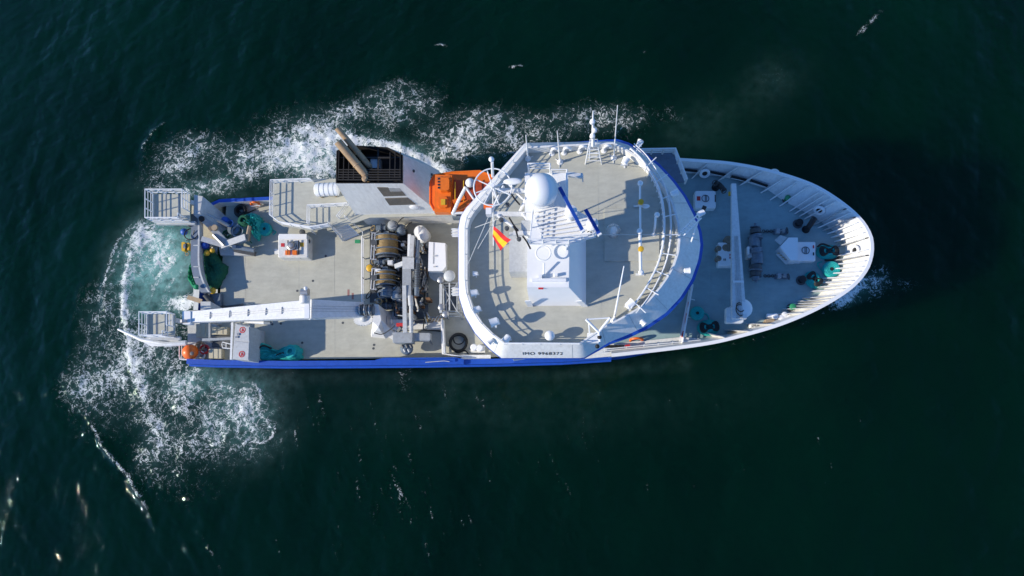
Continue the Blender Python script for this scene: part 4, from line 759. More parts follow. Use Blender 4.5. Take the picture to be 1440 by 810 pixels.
def basket(x0, y0, x1, y1, z, label):
    t = thing('access_platform', label, 'platform', P((x0+x1)/2, (y0+y1)/2, z), 'railed access platforms on the stern'); 
    obj('floor', MB().boxpx(x0, y0, x1, y1, z-0.12, z), 'deck', t)
    for k in (0.33, 0.7): obj('floor_beam', MB().bar(P(x0+(x1-x0)*k, y0, z+.02), P(x0+(x1-x0)*k, y1, z+.02), 0.12, 0.05), 'grey', t)
    m1 = MB(); railing(m1, [P(x1-6, y1-6, z), P(x1-6, y1, z), P(x0, y1, z), P(x0, y0, z), P(x1, y0, z), P(x1, y1-14, z)], 1.65, 3, 0.05, 1.3); obj('railing', m1, 'white_clean', t, True)
    obj('kick_plate', MB().bar(P(x0, y1+.5, z+.1), P(x1, y1+.5, z+.1), 0.06, 0.5).bar(P(x0-.5, y0, z+.1), P(x0-.5, y1, z+.1), 0.06, 0.4), 'white', t)
    obj('support', MB().bar(P(x1, (y0+y1)/2-8, z-.3), P(x1+16, (y0+y1)/2-4, z-1.2), 0.5, 0.5).bar(P(x0+5, y1+2, z-.3), P(x1+8, y1+2, z-.5), 0.4, 0.4), 'light_grey', t)
    return t
basket(216, 273, 267, 312, 6.2, 'railed white access platform overhanging the port quarter'); basket(208, 442, 246, 474, 5.6, 'railed white access platform overhanging the starboard quarter')
t = thing('stern_boom', 'thin white boom sticking out aft below the starboard platform', 'boom', P(250, 484, 4.5))
obj('spar', MB().tube([P(166, 463, 4.6), P(200, 478, 4.8), P(235, 484, 4.8), P(262, 482, 4.6)], [0.12, 0.22, 0.3, 0.3], 8), 'white', t, True); obj('fairing', MB().loft([[P(192, 476, 4.9), P(212, 487, 4.6), P(205, 480, 4.4)], [P(225, 475, 4.9), P(228, 487, 4.6), P(226, 482, 4.4)], [P(252, 478, 4.9), P(246, 484, 4.6), P(250, 482, 4.4)]], True, True, True), 'white', t)
# green trawl nets hanging from the gantry beam
def lump(name, pts_px, z0, z1, m, seed, parent=None, rough=0.18):
    r = random.Random(seed); poly = [P(x, y, z1) for x, y in pts_px]; poly = resample(poly+[poly[0]], 65)[:-1]; c = sum(poly, Vector())/len(poly); L = []
    for k, (s, f) in enumerate(((1.04, 0), (1.06, 0.35), (0.98, 0.62), (0.88, 0.82), (0.74, 0.94), (0.6, 1.0), (0.45, 0.97), (0.3, 1.02), (0.16, 0.96), (0.04, 0.98))):
        L.append([Vector((c.x+(p.x-c.x)*s*(1+r.uniform(-rough, rough)*0.5), c.y+(p.y-c.y)*s*(1+r.uniform(-rough, rough)*0.5), z0+(z1-z0)*f*(1+r.uniform(-rough, rough)*(0.3 if k == 0 else 1)))) for p in poly])
    return obj(name, MB().loft(L, True, True, True), m, parent, True)
tag(lump('trawl_net', [(284, 348), (292, 350), (300, 356), (306, 366), (314, 372), (313, 382), (308, 390), (304, 398), (297, 404), (290, 402), (286, 385), (284, 365)], 3.02, 4.1, 'net_green', 3, None, 0.10), 'dark green trawl net heaped inboard of the gantry beam', 'net')
tag(lump('trawl_net', [(271, 362), (273, 375), (274, 392), (274, 402), (266, 402), (262, 394), (263, 380), (266, 368)], 2.0, 3.9, 'net_bright', 4, None, 0.10), 'bright green trawl net hanging over the stern edge of the gantry', 'net')
def floatball(px, py, z, r, m, label):
    t = thing('net_float', label, 'float', P(px, py, z-r), 'net floats around the gantry'); obj('ball', MB().sphere(P(px, py, z), r, 14, 1, 1, 0.9), m, t, True); obj('lug', MB().torus(P(px, py, z+r), 0.09, 0.03, 10, 6, (1, 0, 0)), m, t)
floatball(291, 356, 4.6, 0.34, 'yellow', 'round yellow float, leftmost of the pair on the dark net'); floatball(298.5, 352.5, 4.5, 0.3, 'yellow', 'round yellow float, rightmost of the pair on the dark net'); floatball(289, 345, 4.6, 0.5, 'radar_blue', 'large dark blue float above the dark green net')
floatball(299, 409, 4.2, 0.38, 'yellow', 'yellow float at the lower end of the dark net'); floatball(259, 326, 4.8, 0.42, 'blue_drum', 'bright blue float outboard of the gantry beam'); floatball(276, 403, 5.4, 0.26, 'net_bright', 'small green float below the bright net')
t = thing('gantry_block', 'yellow pulley block hanging outboard of the gantry beam', 'pulley', P(259, 347, 3.6)); obj('cheek', MB().boxpx(255, 340, 260, 353, 4, 4.7, bevel=.1), 'yellow', t); obj('cheek', MB().boxpx(263, 341, 266, 352, 4, 4.6, bevel=.1), 'yellow', t); obj('wheel', MB().cyl(P(260, 347, 4.4), P(263, 347, 4.4), 0.4, n=14), 'machine', t); obj('hook', MB().torus(P(263, 357, 4), 0.2, 0.06, 12, 6), 'wood', t)
t = thing('stern_roller', 'rusty stern roller and chain gear at the foot of the ramp', 'roller', P(290, 420, 2.5)); obj('roller', MB().cyl(P(288, 414, 4.2), P(300, 428, 3.6), 0.3, n=12), 'dark_grey', t, True); obj('side_frame', MB().boxpx(292, 412, 310, 430, 2.9, 3.7, bevel=.1), 'machine', t); obj('chain', MB().tube([P(300, 428, 3.4), P(318, 431, 3.2), P(342, 428, 3.1)], 0.1, 6), 'dark_grey', t); obj('plank', MB().bar(P(264, 418, 3.2), P(284, 424, 3.4), 0.5, 0.15), 'wood', t)

# port quarter working gear
t = thing('net_davit', 'grey V-shaped folding davit with hydraulic ram near the port quarter', 'davit', P(320, 345, Z_DECK))
obj('arm', MB().bar(P(312, 346, 4.6), P(346, 334, 5.0), 0.75, 0.5), 'light_grey', t); obj('arm', MB().bar(P(300, 322, 5.2), P(320, 344, 4.6), 0.7, 0.5), 'grey', t); obj('arm', MB().bar(P(284, 336, 5.0), P(312, 344, 4.6), 0.6, 0.4), 'light_grey', t); obj('ram', MB().cyl(P(328, 347, 4.8), P(358, 352, 4.6), 0.28, n=10).cyl(P(318, 343, 4.8), P(330, 348, 4.8), .14, n=8), 'machine', t, True)
obj('base_plate', MB().prism(xy([P(307, 346, 3.5), P(310, 359, 3.5), P(356, 359, 3.5), P(356, 354, 3.5), P(330, 350, 3.5)]), 3.02, 3.5), 'light_grey', t); obj('arm', MB().bar(P(330, 351, 4.2), P(359, 357, 4.0), 0.5, 0.6), 'dark_grey', t); obj('pin', MB().cyl(P(329, 347, 4.9), P(329, 347, 5.4), 0.22, n=12), 'steel', t); obj('ram', MB().cyl(P(300, 330, 5.3), P(315, 345, 5.1), .16, n=8), 'steel', t, True); obj('pulley', MB().lathe(P(303, 321, 5.5), [(0.35, 0), (0.35, .3)], 14), 'wood', t)
tag(lump('trawl_net', [(338, 305), (346, 299), (358, 300), (364, 306), (361, 316), (361, 326), (357, 334), (352, 326), (347, 316), (340, 313)], 3.0, 4.4, 'rope_teal', 8, rough=0.3), 'turquoise net pile against the port bulwark by the lifebuoy', 'net')
t = thing('spool', 'pale blue spool with white flange among the nets on the port quarter', 'spool', P(334, 325, Z_DECK)); obj('drum', MB().lathe(P(334, 325, Z_DECK), [(0.75, 0), (0.75, 0.1), (0.55, 0.15), (0.55, 0.85), (0.75, 0.9), (0.75, 1.0), (0.3, 1.02), (0.3, 0.9)], 20), 'machine', t, True); obj('flange', MB().torus(P(334, 325, 4.05), 0.65, 0.09, 20, 6), 'grey', t)
t = thing('barrel', 'small blue barrel on the gantry leg near the nets', 'barrel', P(323, 314, Z_DECK)); obj('body', MB().lathe(P(323, 314, Z_DECK), [(0.42, 0), (0.46, 0.3), (0.46, 0.9), (0.42, 1.3), (0.38, 1.32)], 16), 'blue_drum', t, True); obj('rim', MB().torus(P(323, 314, 4.33), 0.4, 0.04, 18, 6), 'blue_drum', t)
def rope_heap(name, px, py, r, z, m, label, turns=4, h=0.5, seed=1, tail=None, cat='rope'):
    rr = random.Random(seed); t = thing(name, label, cat, P(px, py, z), 'coiled ropes on the decks'); pts = []; c = P(px, py, z); N_ = turns*18
    for k in range(N_):
        a = k/18*2*math.pi; q_ = (k % 54)/54; R0 = r*(0.45+0.55*q_) if (k//54) % 2 == 0 else r*(1.0-0.55*q_)
        pts.append(c+Vector((math.cos(a)*R0*(1+rr.uniform(-.05, .05)), math.sin(a)*R0*(1+rr.uniform(-.05, .05)), 0.1+h*k/N_)))
    obj('coil', MB().tube(pts, max(0.07, r*0.14), 6), m, t, True)
    if tail: obj('tail', MB().tube(smooth_path([P(x, y, z+.08) for x, y in tail], 5), max(0.05, r*0.09), 6), m, t, True)
    return t
rope_heap('rope_pile', 345, 312, 0.7, 4.0, 'net_green', 'dark green hawser twisted over the port nets', 6, 0.6, 11, [(345, 312), (353, 322), (350, 335), (354, 342)])
rope_heap('rope_pile', 340, 298, 0.75, 3.0, 'rubber', 'black rope tangle against the port bulwark', 5, 0.5, 12, [(335, 297), (345, 300), (360, 294)])
rope_heap('rope_pile', 322, 331, 0.5, 3.2, 'net_green', 'small green and dark rope bundle beside the spool', 4, 0.6, 13)
tag(obj('fish_chute', MB().loft([[P(349, 316, 4.8), P(354, 320, 4.6)], [P(348, 328, 4.7), P(353, 330, 4.6)], [P(346, 338, 4.6), P(352, 339, 4.5)]], False).tube([P(351, 318, 4.9), P(349, 328, 4.9), P(348, 339, 4.8)], 0.22, 8), 'wood', None, True), 'pinkish canvas strip lying on the green ropes', 'canvas')
def rope_coil(px, py, z, r, h, label, m='rope_teal', tail=None, hole=0.25):
    t = thing('rope_coil', label, 'rope coil', P(px, py, z), 'turquoise mooring rope coils'); c = P(px, py, z); lay = 5
    for k in range(lay):
        rr = r*(1.0-0.02*abs(k-2)); obj('turn', MB().torus(c+Vector((0, 0, h*(k+.5)/lay)), rr*0.9, r*0.13, 28, 8), m, t, True)
    for k in range(3): obj('turn', MB().torus(c+Vector((0, 0, h*(0.92-0.05*k))), r*(0.70-0.19*k), r*0.125, 24, 8), m, t, True)
    obj('core', MB().cyl(c+Vector((0, 0, 0.01)), c+Vector((0, 0, h*0.6)), r*0.9, n=20), m, t); obj('eye', MB().cyl(c+Vector((0, 0, h*0.6)), c+Vector((0, 0, h*0.99)), r*0.22, n=12), 'rubber', t)
    if tail: obj('tail', MB().tube(smooth_path([P(x, y, z+.07) for x, y in tail], 5), 0.07, 6), m, t, True)
rope_coil(374.5, 323.5, Z_DECK, 0.78, 0.6, 'round turquoise rope coil on the working deck between nets and white machine', tail=[(380, 322), (388, 326), (384, 330)])
rope_coil(1167, 380, Z_FORE, 0.82, 0.6, 'round turquoise rope coil nearest the bow ribs', tail=[(1160, 384), (1152, 376), (1150, 370), (1156, 368)])
rope_coil(979.5, 441.5, Z_FORE, 0.70, 0.6, 'round turquoise rope coil beside the white screen on the foredeck', tail=[(985, 440), (994, 442), (997, 449), (992, 455)])
def figure_rope(px, py, z, rx, ry, ang, label):
    t = thing('rope_bundle', label, 'rope bundle', P(px, py, z), 'figure-eight mooring ropes on the foredeck'); c = P(px, py, z); ca, sa = math.cos(ang), math.sin(ang)
    M = lambda u, v, h: c+Vector((u*ca-v*sa, u*sa+v*ca, h)); rr = random.Random(int(px))
    for k in range(6):
        s = 1-0.11*k; obj('turn', MB().tube([M(rx*s*math.cos(a), ry*s*math.sin(a), 0.10+0.10*k+0.04*math.sin(3*a+k)) for a in [i*2*math.pi/28 for i in range(28)]], 0.11, 6, True), 'rope_teal', t, True)
    obj('inner', MB().lathe(c, [(min(rx, ry)*0.7, 0.02), (min(rx, ry)*0.7, 0.3)], 14), 'rope_teal', t)
    for k in range(3):
        s = 0.85-0.14*k; obj('sleeve', MB().tube([M(rx*s*math.cos(a), ry*s*0.75*math.sin(2*a), 0.62+0.05*k+0.05*math.cos(a)) for a in [i*2*math.pi/32 for i in range(32)]], 0.085, 6, True), 'rubber', t, True)
    return t
figure_rope(996, 461, Z_FORE, 1.05, 0.72, 0.08, 'turquoise rope with black figure-eight sleeve, starboard side of the foredeck'); figure_rope(1143, 394, Z_FORE, 0.85, 0.72, -0.9, 'turquoise rope bundle with black sleeve beside the bow bollard'); t_ = figure_rope(1163, 355, Z_FORE, 1.05, 0.72, 0.0, 'turquoise rope bundle with long black loop, just ahead of the white companion hatch')
obj('loop', MB().tube(smooth_path([P(1150, 347, 9.2), P(1156, 343, 9.2), P(1166, 346, 9.2), P(1176, 353, 9.0), P(1180, 361, 8.8), P(1174, 365, 8.8), P(1160, 366, 8.9)], 5), 0.1, 6), 'rubber', t_, True)
t = thing('lifebuoy', 'orange lifebuoy hung on the port bulwark near the stern', 'lifebuoy', P(359, 288, 4.0)); obj('ring', MB().torus(P(359, 287, 3.9), 0.48, 0.13, 24, 8, (0.05, -1.0, 0.12)), 'orange_buoy', t, True); obj('bracket', MB().bar(P(352, 290, 3.9), P(366, 289, 3.9), 0.1, 0.1), 'white', t)
# white machine on the working deck
t = thing('winch_unit', 'white deck machine box with orange parts and a round motor on the working deck', 'machine', P(411, 346, Z_DECK))
obj('body', MB().boxpx(391, 330, 433, 362, Z_DECK, 4.5, bevel=0.12), 'white_worn', t); obj('lid', MB().boxpx(392, 329, 431, 336, 4.5, 4.62), 'white_clean', t); obj('motor', MB().lathe(P(411, 346, 4.5), [(0.55, 0), (0.55, 0.25), (0.42, 0.3), (0.42, 0.2), (0.3, 0.45), (0.1, 0.5)], 18), 'steel', t, True); obj('bracket', MB().boxpx(401, 352, 407, 358, 4.5, 4.75), 'orange', t); obj('bracket', MB().boxpx(411, 352, 417, 358, 4.5, 4.75), 'orange', t); obj('red_mark', MB().boxpx(395, 342, 400, 347, 4.5, 4.53), 'red', t); obj('yellow_mark', MB().boxpx(422, 341, 427, 347, 4.5, 4.53), 'yellow', t)
for (px, py) in ((426, 327), (433, 340), (424, 360)): obj('wheel', MB().lathe(P(px, py, 3.9), [(0.3, 0), (0.34, 0.1), (0.34, 0.3), (0.2, 0.35)], 12), 'dark_grey', t, True)
obj('frame_bar', MB().cyl(P(405, 338, 4.7), P(405, 358, 4.7), 0.07, n=6).cyl(P(420, 338, 4.7), P(420, 358, 4.7), 0.07, n=6), 'black', t); obj('step', MB().boxpx(386, 350, 392, 357, Z_DECK, 3.5), 'white_worn', t)
# starboard quarter
t = thing('marker_buoy', 'big round orange marker buoy at the starboard quarter', 'buoy', P(268, 495, Z_DECK)); obj('ball', MB().sphere(P(267.5, 495, 4.0), 0.86, 24), 'orange_buoy', t, True); obj('eye', MB().lathe(P(270, 497, 4.82), [(0.2, -0.06), (0.22, 0.06), (0.1, 0.09)], 12), 'dark_grey', t)
m1 = MB(); railing(m1, [P(259, 486, Z_DECK), P(259, 506, Z_DECK), P(300, 510, Z_DECK)], 1.0, 2, 0.05, 1.6); obj('stern_railing', m1, 'white_clean', ship, True)
def crate(x0, y0, x1, y1, z0, z1, label, m='beige'):
    t = thing('crate', label, 'crate', P((x0+x1)/2, (y0+y1)/2, z0)); obj('box', MB().boxpx(x0, y0, x1, y1, z0, z1-0.08), m, t); obj('lid', MB().boxpx(x0-.5, y0-.5, x1+.5, y1+.5, z1-0.078, z1, bevel=0.06), m, t)
    for k in (0.3, 0.7): obj('batten', MB().bar(P(x0+(x1-x0)*k, y0, z1+.02), P(x0+(x1-x0)*k, y1, z1+.02), 0.08, 0.05), m, t)
crate(294, 491, 311, 504, 3.02, 3.9, 'square beige crate next to the orange buoy'); crate(298, 460, 319, 470, 3.02, 3.8, 'low beige crate under the crane jib'); crate(276, 456, 294, 474, 3.02, 3.4, 'pale flat crate at the inner end of the starboard platform', 'beige')
t = thing('deck_locker', 'grey steel locker with two red round emblems on the starboard quarter', 'locker', P(338, 482, Z_DECK)); obj('body', MB().prism(xy([P(331, 455, 6.8), P(327, 505, 6.8), P(350, 507, 6.8), P(351, 459, 6.8)]), Z_DECK, 6.8), 'light_grey', t)
obj('lid', MB().prism(xy([P(332, 456, 6.86), P(330, 478, 6.86), P(350, 480, 6.86), P(350, 460, 6.86)]), 6.801, 6.86), 'light_grey', t); obj('lid', MB().prism(xy([P(330, 480, 6.85), P(328, 504, 6.85), P(349, 506, 6.85), P(350, 482, 6.85)]), 6.801, 6.85), 'light_grey', t)
for (px, py) in ((341, 464), (340, 498)): obj('emblem_ring', MB().torus(P(px, py, 6.87), 0.3, 0.05, 24, 6, sz=0.3), 'red', t); obj('emblem_mark', MB().bar(P(px-1.2, py+2.5, 6.88), P(px+.2, py-2.2, 6.88), 0.10, 0.02).bar(P(px+1.5, py+2, 6.88), P(px+.2, py-2.2, 6.88), 0.08, 0.02).bar(P(px-1, py+.8, 6.881), P(px+1.4, py+.8, 6.881), 0.06, 0.02), 'red', t)
obj('latch', MB().box(P(333, 474, 6.9), (0.3, 0.2, 0.12)), 'steel', t); obj('latch', MB().box(P(335, 470, 6.9), (0.25, 0.25, 0.12)), 'steel', t); obj('post', MB().bar(P(328, 454, 6.4), P(326, 506, 6.4), 0.22, 0.5), 'white', t)
t = thing('cage_frame', 'small white tubular frame standing beside the grey locker', 'frame', P(320, 488, 3.02)); m1 = MB(); L = [P(312, 484, 4.5), P(313, 481, 4.5), P(325, 484, 4.5), P(324, 490, 4.5), P(313, 489, 4.5)]; m1.tube(L, 0.06, 6, True); m1.cyl(P(318, 482, 4.5), P(318, 490, 4.5), .05, n=6)
for p in L: m1.cyl(p, Vector((p.x, p.y, 3.02)), 0.05, n=6)
obj('tubes', m1, 'white_clean', t, True)
t = thing('stern_rack', 'grey steel rack frame on the starboard quarter beside the crates', 'rack', P(300, 478, 3.02)); m1 = MB(); m1.bar(P(285, 478, 5.2), P(328, 476, 5.2), 0.28, 0.3).bar(P(295, 452, 5.1), P(295, 480, 5.1), 0.2, 0.2).bar(P(328, 452, 5.1), P(328, 480, 5.1), .25, .25); obj('beam', m1, 'grey', t)
for (px, py) in ((286, 478), (327, 476), (296, 453)): p = P(px, py, 5.2); obj('post', MB().bar(p, Vector((p.x, p.y, 3.02)), 0.2), 'grey', t)
obj('bin', MB().boxpx(298, 472, 326, 488, 3.02, 3.3), 'dark_grey', t)
for (px, py, s_) in ((284, 487, 1), (290, 492, 2), (284, 501, 3)): rope_heap('rope_pile', px, py, 0.55, 3.05, ['wood', 'red', 'white'][s_-1], ['brown rope heap right of the orange buoy', 'reddish rope heap between the buoy and the crate', 'white rope heap along the starboard quarter rail'][s_-1], 4, 0.4, 20+s_)
t = thing('rope_pile', 'long turquoise net pile along the starboard bulwark beside the locker', 'net', P(385, 496, Z_DECK)); lump('heap', [(353, 484), (362, 480), (374, 484), (380, 490), (392, 492), (402, 486), (412, 484), (420, 490), (420, 502), (410, 507), (390, 505), (370, 507), (354, 505)], 3.0, 4.1, 'rope_teal', 31, t, 0.10)
for k, (px, py, r_) in enumerate(((408, 494, 0.62), (408, 494, 0.4))): obj('coil', MB().torus(P(px, py, 4.15+0.08*k), r_, 0.16, 24, 8, (0.1*k-.2, 0.1, 1)), 'rope_teal', t, True)
obj('cable', MB().tube(smooth_path([P(362, 503, 4.0), P(363, 492, 4.2), P(370, 486, 4.2), P(382, 490, 4.1)], 5), 0.1, 6).tube(smooth_path([P(388, 500, 4.1), P(398, 496, 4.1), P(404, 503, 4.1)], 4), 0.09, 6), 'rubber', t, True)

# ------------------------------------------------------------------ aft knuckle-boom crane
cr = thing('deck_crane', 'white knuckle-boom crane lying along the starboard side of the working deck', 'crane', P(535, 452, Z_DECK))
def beam4(mb, a, b, wa, wb, ha, hb):
    a, b = Vector(a), Vector(b); d = (b-a).normalized(); s = d.cross(Vector((0, 0, 1))).normalized(); u = s.cross(d)
    f = lambda o, w_, h_: [o-s*w_/2-u*h_, o+s*w_/2-u*h_, o+s*w_/2, o-s*w_/2]
    return mb.loft([f(a, wa, ha), f(b, wb, hb)], True, True, True)
pk, pe, pp = P(438, 434, 9.2), P(259, 446, 6.2), P(512, 435, 5.8)
jib = obj('jib', beam4(MB(), pk, pe, 2.0, 1.15, 1.1, 0.7), 'white', cr); obj('boom', beam4(MB(), pp, pk, 1.6, 2.0, 0.9, 1.1), 'white', cr)
for (px, py) in ((297, 443), (325, 441), (351, 438), (376, 437), (398, 435)):
    t_ = (438-px)/179; c = pk.lerp(pe, t_); obj('jib_bracket', MB().bar(c+Vector((0, .38, .05)), c+Vector((0, -.38, .05)), 0.06, 0.08).bar(c+Vector((.2, .25, .05)), c+Vector((.2, -.25, .05)), 0.04, 0.06), 'light_grey', jib)
for s_ in (-0.28, 0.0, 0.28): obj('hose', MB().tube([pp.lerp(pk, k/6)+Vector((0, s_, 0.03)) for k in range(7)], 0.025, 5), 'light_grey', cr)
for s_ in (-.1, .12): obj('hose', MB().tube([pk.lerp(pe, k/6)+Vector((0, s_, 0.06)) for k in range(6)], 0.025, 5), 'light_grey', jib)
obj('knuckle_winch', MB().lathe(P(428, 419, 10.1), [(0.35, -0.6), (0.5, -0.5), (0.5, 0.2), (0.4, 0.3)], 16, (0, 1, 0.1)), 'white_worn', cr, True); obj('winch_drum', MB().cyl(P(424, 411, 10.2), P(434, 411, 10.2), 0.42, n=14), 'steel', cr, True); obj('knuckle_plate', MB().bar(P(432, 416, 9.9), P(432, 448, 9.7), 0.5, 0.25), 'white_clean', cr); obj('lamp', MB().sphere(P(430, 405.5, 10.6), 0.22, 10), 'white_clean', cr, True)
obj('ram', MB().cyl(P(345, 452, 6.2), P(372, 453.5, 6.6), 0.2, n=8), 'white', cr, True).data; obj('ram_head', MB().cyl(P(372, 453.5, 6.6), P(381, 454, 6.7), 0.22, n=8), 'machine', cr)
obj('jib_head', MB().boxpx(256, 437, 268, 456, 5.7, 6.5, bevel=.12), 'white_clean', cr); obj('jib_sheave', MB().cyl(P(258, 450, 6.7), P(258, 454, 6.7), 0.35, n=12), 'steel', cr)
dr = obj('hoist_drum', MB().cyl(P(505, 436, 6.0), P(526, 436, 6.0), 0.5, n=18), 'machine', cr, True)
for k in range(6): obj('hoist_rope', MB().torus(P(507+k*3.4, 436, 6.0), 0.55, 0.10, 20, 6, (1, 0, 0)), 'dark_grey' if k % 2 else 'steel', dr)
obj('column', MB().loft([[P(x, y, 3.0) for x, y in ((524, 446), (522, 474), (542, 476), (556, 470), (552, 444))], [P(x, y, 5.6) for x, y in ((526, 428), (524, 452), (532, 460), (536, 450), (532, 428))]], True, True, True), 'white', cr)
obj('gear_ring', MB().loft([[P(512, 450, 4.8)+Vector((math.cos(a)*r_, math.sin(a)*r_*0.62, h)) for a, r_ in [(k*math.pi/22, 1.15 if k % 2 else 0.98) for k in range(44)]] for h in (0, 0.35)], True, True, True), 'white', cr); obj('pivot', MB().lathe(P(511, 448, 5.2), [(0.4, 0), (0.35, 0.15), (0.15, 0.3)], 12), 'light_grey', cr, True)
obj('ladder_foot', MB().bar(P(524, 462, 4.4), P(523, 471, 3.4), 0.18), 'white_clean', cr); obj('hose', MB().tube(smooth_path([P(526, 468, 4.6), P(537, 470, 4.6), P(548, 464, 4.8), P(555, 458, 5.0)], 5), 0.06, 6), 'rubber', cr, True)
obj('base_deck', MB().prism(xy([P(530, 436, 3.1), P(526, 462, 3.1), P(556, 480, 3.1), P(560, 440, 3.1)]), 3.004, 3.1), 'white', cr)

# ------------------------------------------------------------------ trawl winches and midships machinery
def winch(x0, x1, y0, y1, z, r, label, seed):
    t = thing('trawl_winch', label, 'winch', P((x0+x1)/2, (y0+y1)/2, Z_DECK), 'trawl winches amidships'); cx = (x0+x1)/2; a, b = P(cx, y0, z), P(cx, y1, z); ax = (b-a)
    d = obj('drum', MB().cyl(a, b, r*0.9, n=24), 'wire', t, True)
    nn_ = int(ax.length/0.16)
    for k in range(nn_): obj('wire_turn', MB().torus(a.lerp(b, (k+.5)/nn_), r*0.93, 0.085, 28, 6, ax), 'wire', d, True)
    for q_ in (a, b): obj('flange', MB().cyl(q_-ax.normalized()*0.06, q_+ax.normalized()*0.06, r*1.12, n=28), 'machine', t, True)
    obj('shaft', MB().cyl(a-ax.normalized()*0.7, b+ax.normalized()*0.7, 0.2, n=10), 'dark_grey', t)
    for q_, s in ((a, -1), (b, 1)): c_ = q_+ax.normalized()*s*0.45; obj('stand', MB().loft([[c_+Vector((-r*.9, -.12, -z+Z_DECK)), c_+Vector((r*.9, -.12, -z+Z_DECK)), c_+Vector((r*.9, .12, -z+Z_DECK)), c_+Vector((-r*.9, .12, -z+Z_DECK))], [c_+Vector((-.3, -.12, .35)), c_+Vector((.3, -.12, .35)), c_+Vector((.3, .12, .35)), c_+Vector((-.3, .12, .35))]], True, True, True), 'machine', t)
    obj('brake_band', MB().torus(b+ax.normalized()*0.25, r*0.85, 0.14, 24, 6, ax), 'dark_grey', t)
    for k_ in (0.3, 0.72): c_ = a.lerp(b, k_); obj('guard_bar', MB().tube(smooth_path([c_+Vector((-r*1.3, 0, -.6)), c_+Vector((-r*.8, 0, r*.95)), c_+Vector((0, 0, r*1.22)), c_+Vector((r*.9, 0, r*.9)), c_+Vector((r*1.4, 0, -.5))], 4), 0.07, 6), 'machine', t, True)
    # level-wind frame on the aft side
    fx = x0-5
    m1 = MB(); m1.cyl(P(fx, y0-5, z+.7), P(fx-2, y1+5, z+.6), 0.11, n=8).cyl(P(fx+4, y0-5, z+.9), P(fx+2, y1+5, z+.8), 0.09, n=8)
    for py in (y0-5, (y0+y1)/2, y1+5): m1.bar(P(fx-1, py, z+.7), P(fx+6, py, z+.8), 0.14, 0.2); p = P(fx, py, z+.6); m1.bar(p, Vector((p.x, p.y, Z_DECK)), 0.14)
    obj('level_wind', m1, 'steel', t); obj('fairlead', MB().boxpx(fx-2, y0+4, fx+6, y0+11, z+.75, z+1.15), 'dark_grey', t)
    return t
w1 = winch(529, 560, 333, 360, 4.9, 1.25, 'upper large winch drum wound with golden brown wire', 1); w2 = winch(529, 556, 383, 402, 4.8, 1.1, 'lower winch drum wound with golden brown wire', 2)
def motor(px, py, z, r, L, ax, m, label, name='hydraulic_motor', cat='motor'):
    t = thing(name, label, cat, P(px, py, Z_DECK), 'winch machinery'); c = P(px, py, z); ax = Vector(ax)
    obj('body', MB().lathe(c-ax*L/2, [(r*.7, 0), (r, 0.08), (r, L*0.6), (r*.8, L*0.65), (r*.8, L*.9), (r*.5, L)], 18, ax), m, t, True); obj('flange', MB().cyl(c-ax*L*.1, c-ax*L*.02, r*1.18, n=18), 'machine', t); obj('foot', MB().box(Vector((c.x, c.y, (c.z+Z_DECK)/2-r*0.3)), (r*1.2, r*1.2, max(0.2, c.z-Z_DECK-r*.6))), 'dark_grey', t); obj('hose', MB().tube(smooth_path([c+Vector((r, 0, r*.6)), c+Vector((r*2, r, r*.9)), c+Vector((r*2.2, r*2, -r))], 4), 0.06, 6), 'rubber', t, True)
    return t
motor(552, 317, 5.6, 0.55, 1.0, (0, 0.3, 0.95), 'grey', 'pale grey dome-topped motor at the head of the upper winch'); motor(564, 323, 5.2, 0.5, 1.2, (0, 1, 0), 'machine', 'dark motor right of the pale dome motor'); motor(537, 321, 5.0, 0.45, 1.2, (1, 0, 0), 'machine', 'dark motor left of the pale dome motor')
motor(545, 410, 5.0, 0.8, 1.3, (0, 1, 0), 'machine', 'blue-grey motor housing below the lower winch drum'); motor(558, 412, 5.0, 0.6, 1.4, (0, 1, 0), 'grey', 'second motor housing below the lower winch, beside the grey column'); motor(557, 369, 4.8, 0.5, 1.2, (1, 0, 0), 'dark_grey', 'dark motor between the two winch drums')
motor(535, 368, 4.8, 0.45, 1.3, (1, 0, 0), 'machine', 'motor between the two winches on their aft side'); motor(545, 430, 4.2, 0.4, 1.2, (1, 0, 0), 'dark_grey', 'dark motor below the winches by the crane column'); motor(520, 377, 4.9, 0.42, 0.6, (0, 0, 1), 'yellow', 'round yellow motor cap between the winches')
for (x0_, y0_, x1_, y1_, lab) in ((545, 366, 552, 372, 'white control box between the winch drums'), (528, 378, 535, 382, 'small white junction box beside the yellow motor')):
    t = thing('control_box', lab, 'control box', P(x0_, y0_, Z_DECK)); obj('case', MB().boxpx(x0_, y0_, x1_, y1_, 5.2, 5.8), 'white_clean', t); obj('post', MB().boxpx(x0_+2, y0_+1, x1_-2, y1_-1, Z_DECK, 5.2), 'dark_grey', t); obj('door', MB().boxpx(x0_+1, y0_+.8, x1_-1, y1_-.8, 5.8, 5.83), 'white', t)
rr = random.Random(5)
t = thing('winch_bed', 'oily machinery bed and pipework between and beside the winches', 'machinery', P(560, 385, Z_DECK)); obj('bed', MB().boxpx(520, 322, 572, 425, Z_DECK, 3.25), 'dark_grey', t); obj('bed', MB().boxpx(566, 330, 602, 448, Z_DECK, 3.24), 'machine', t)
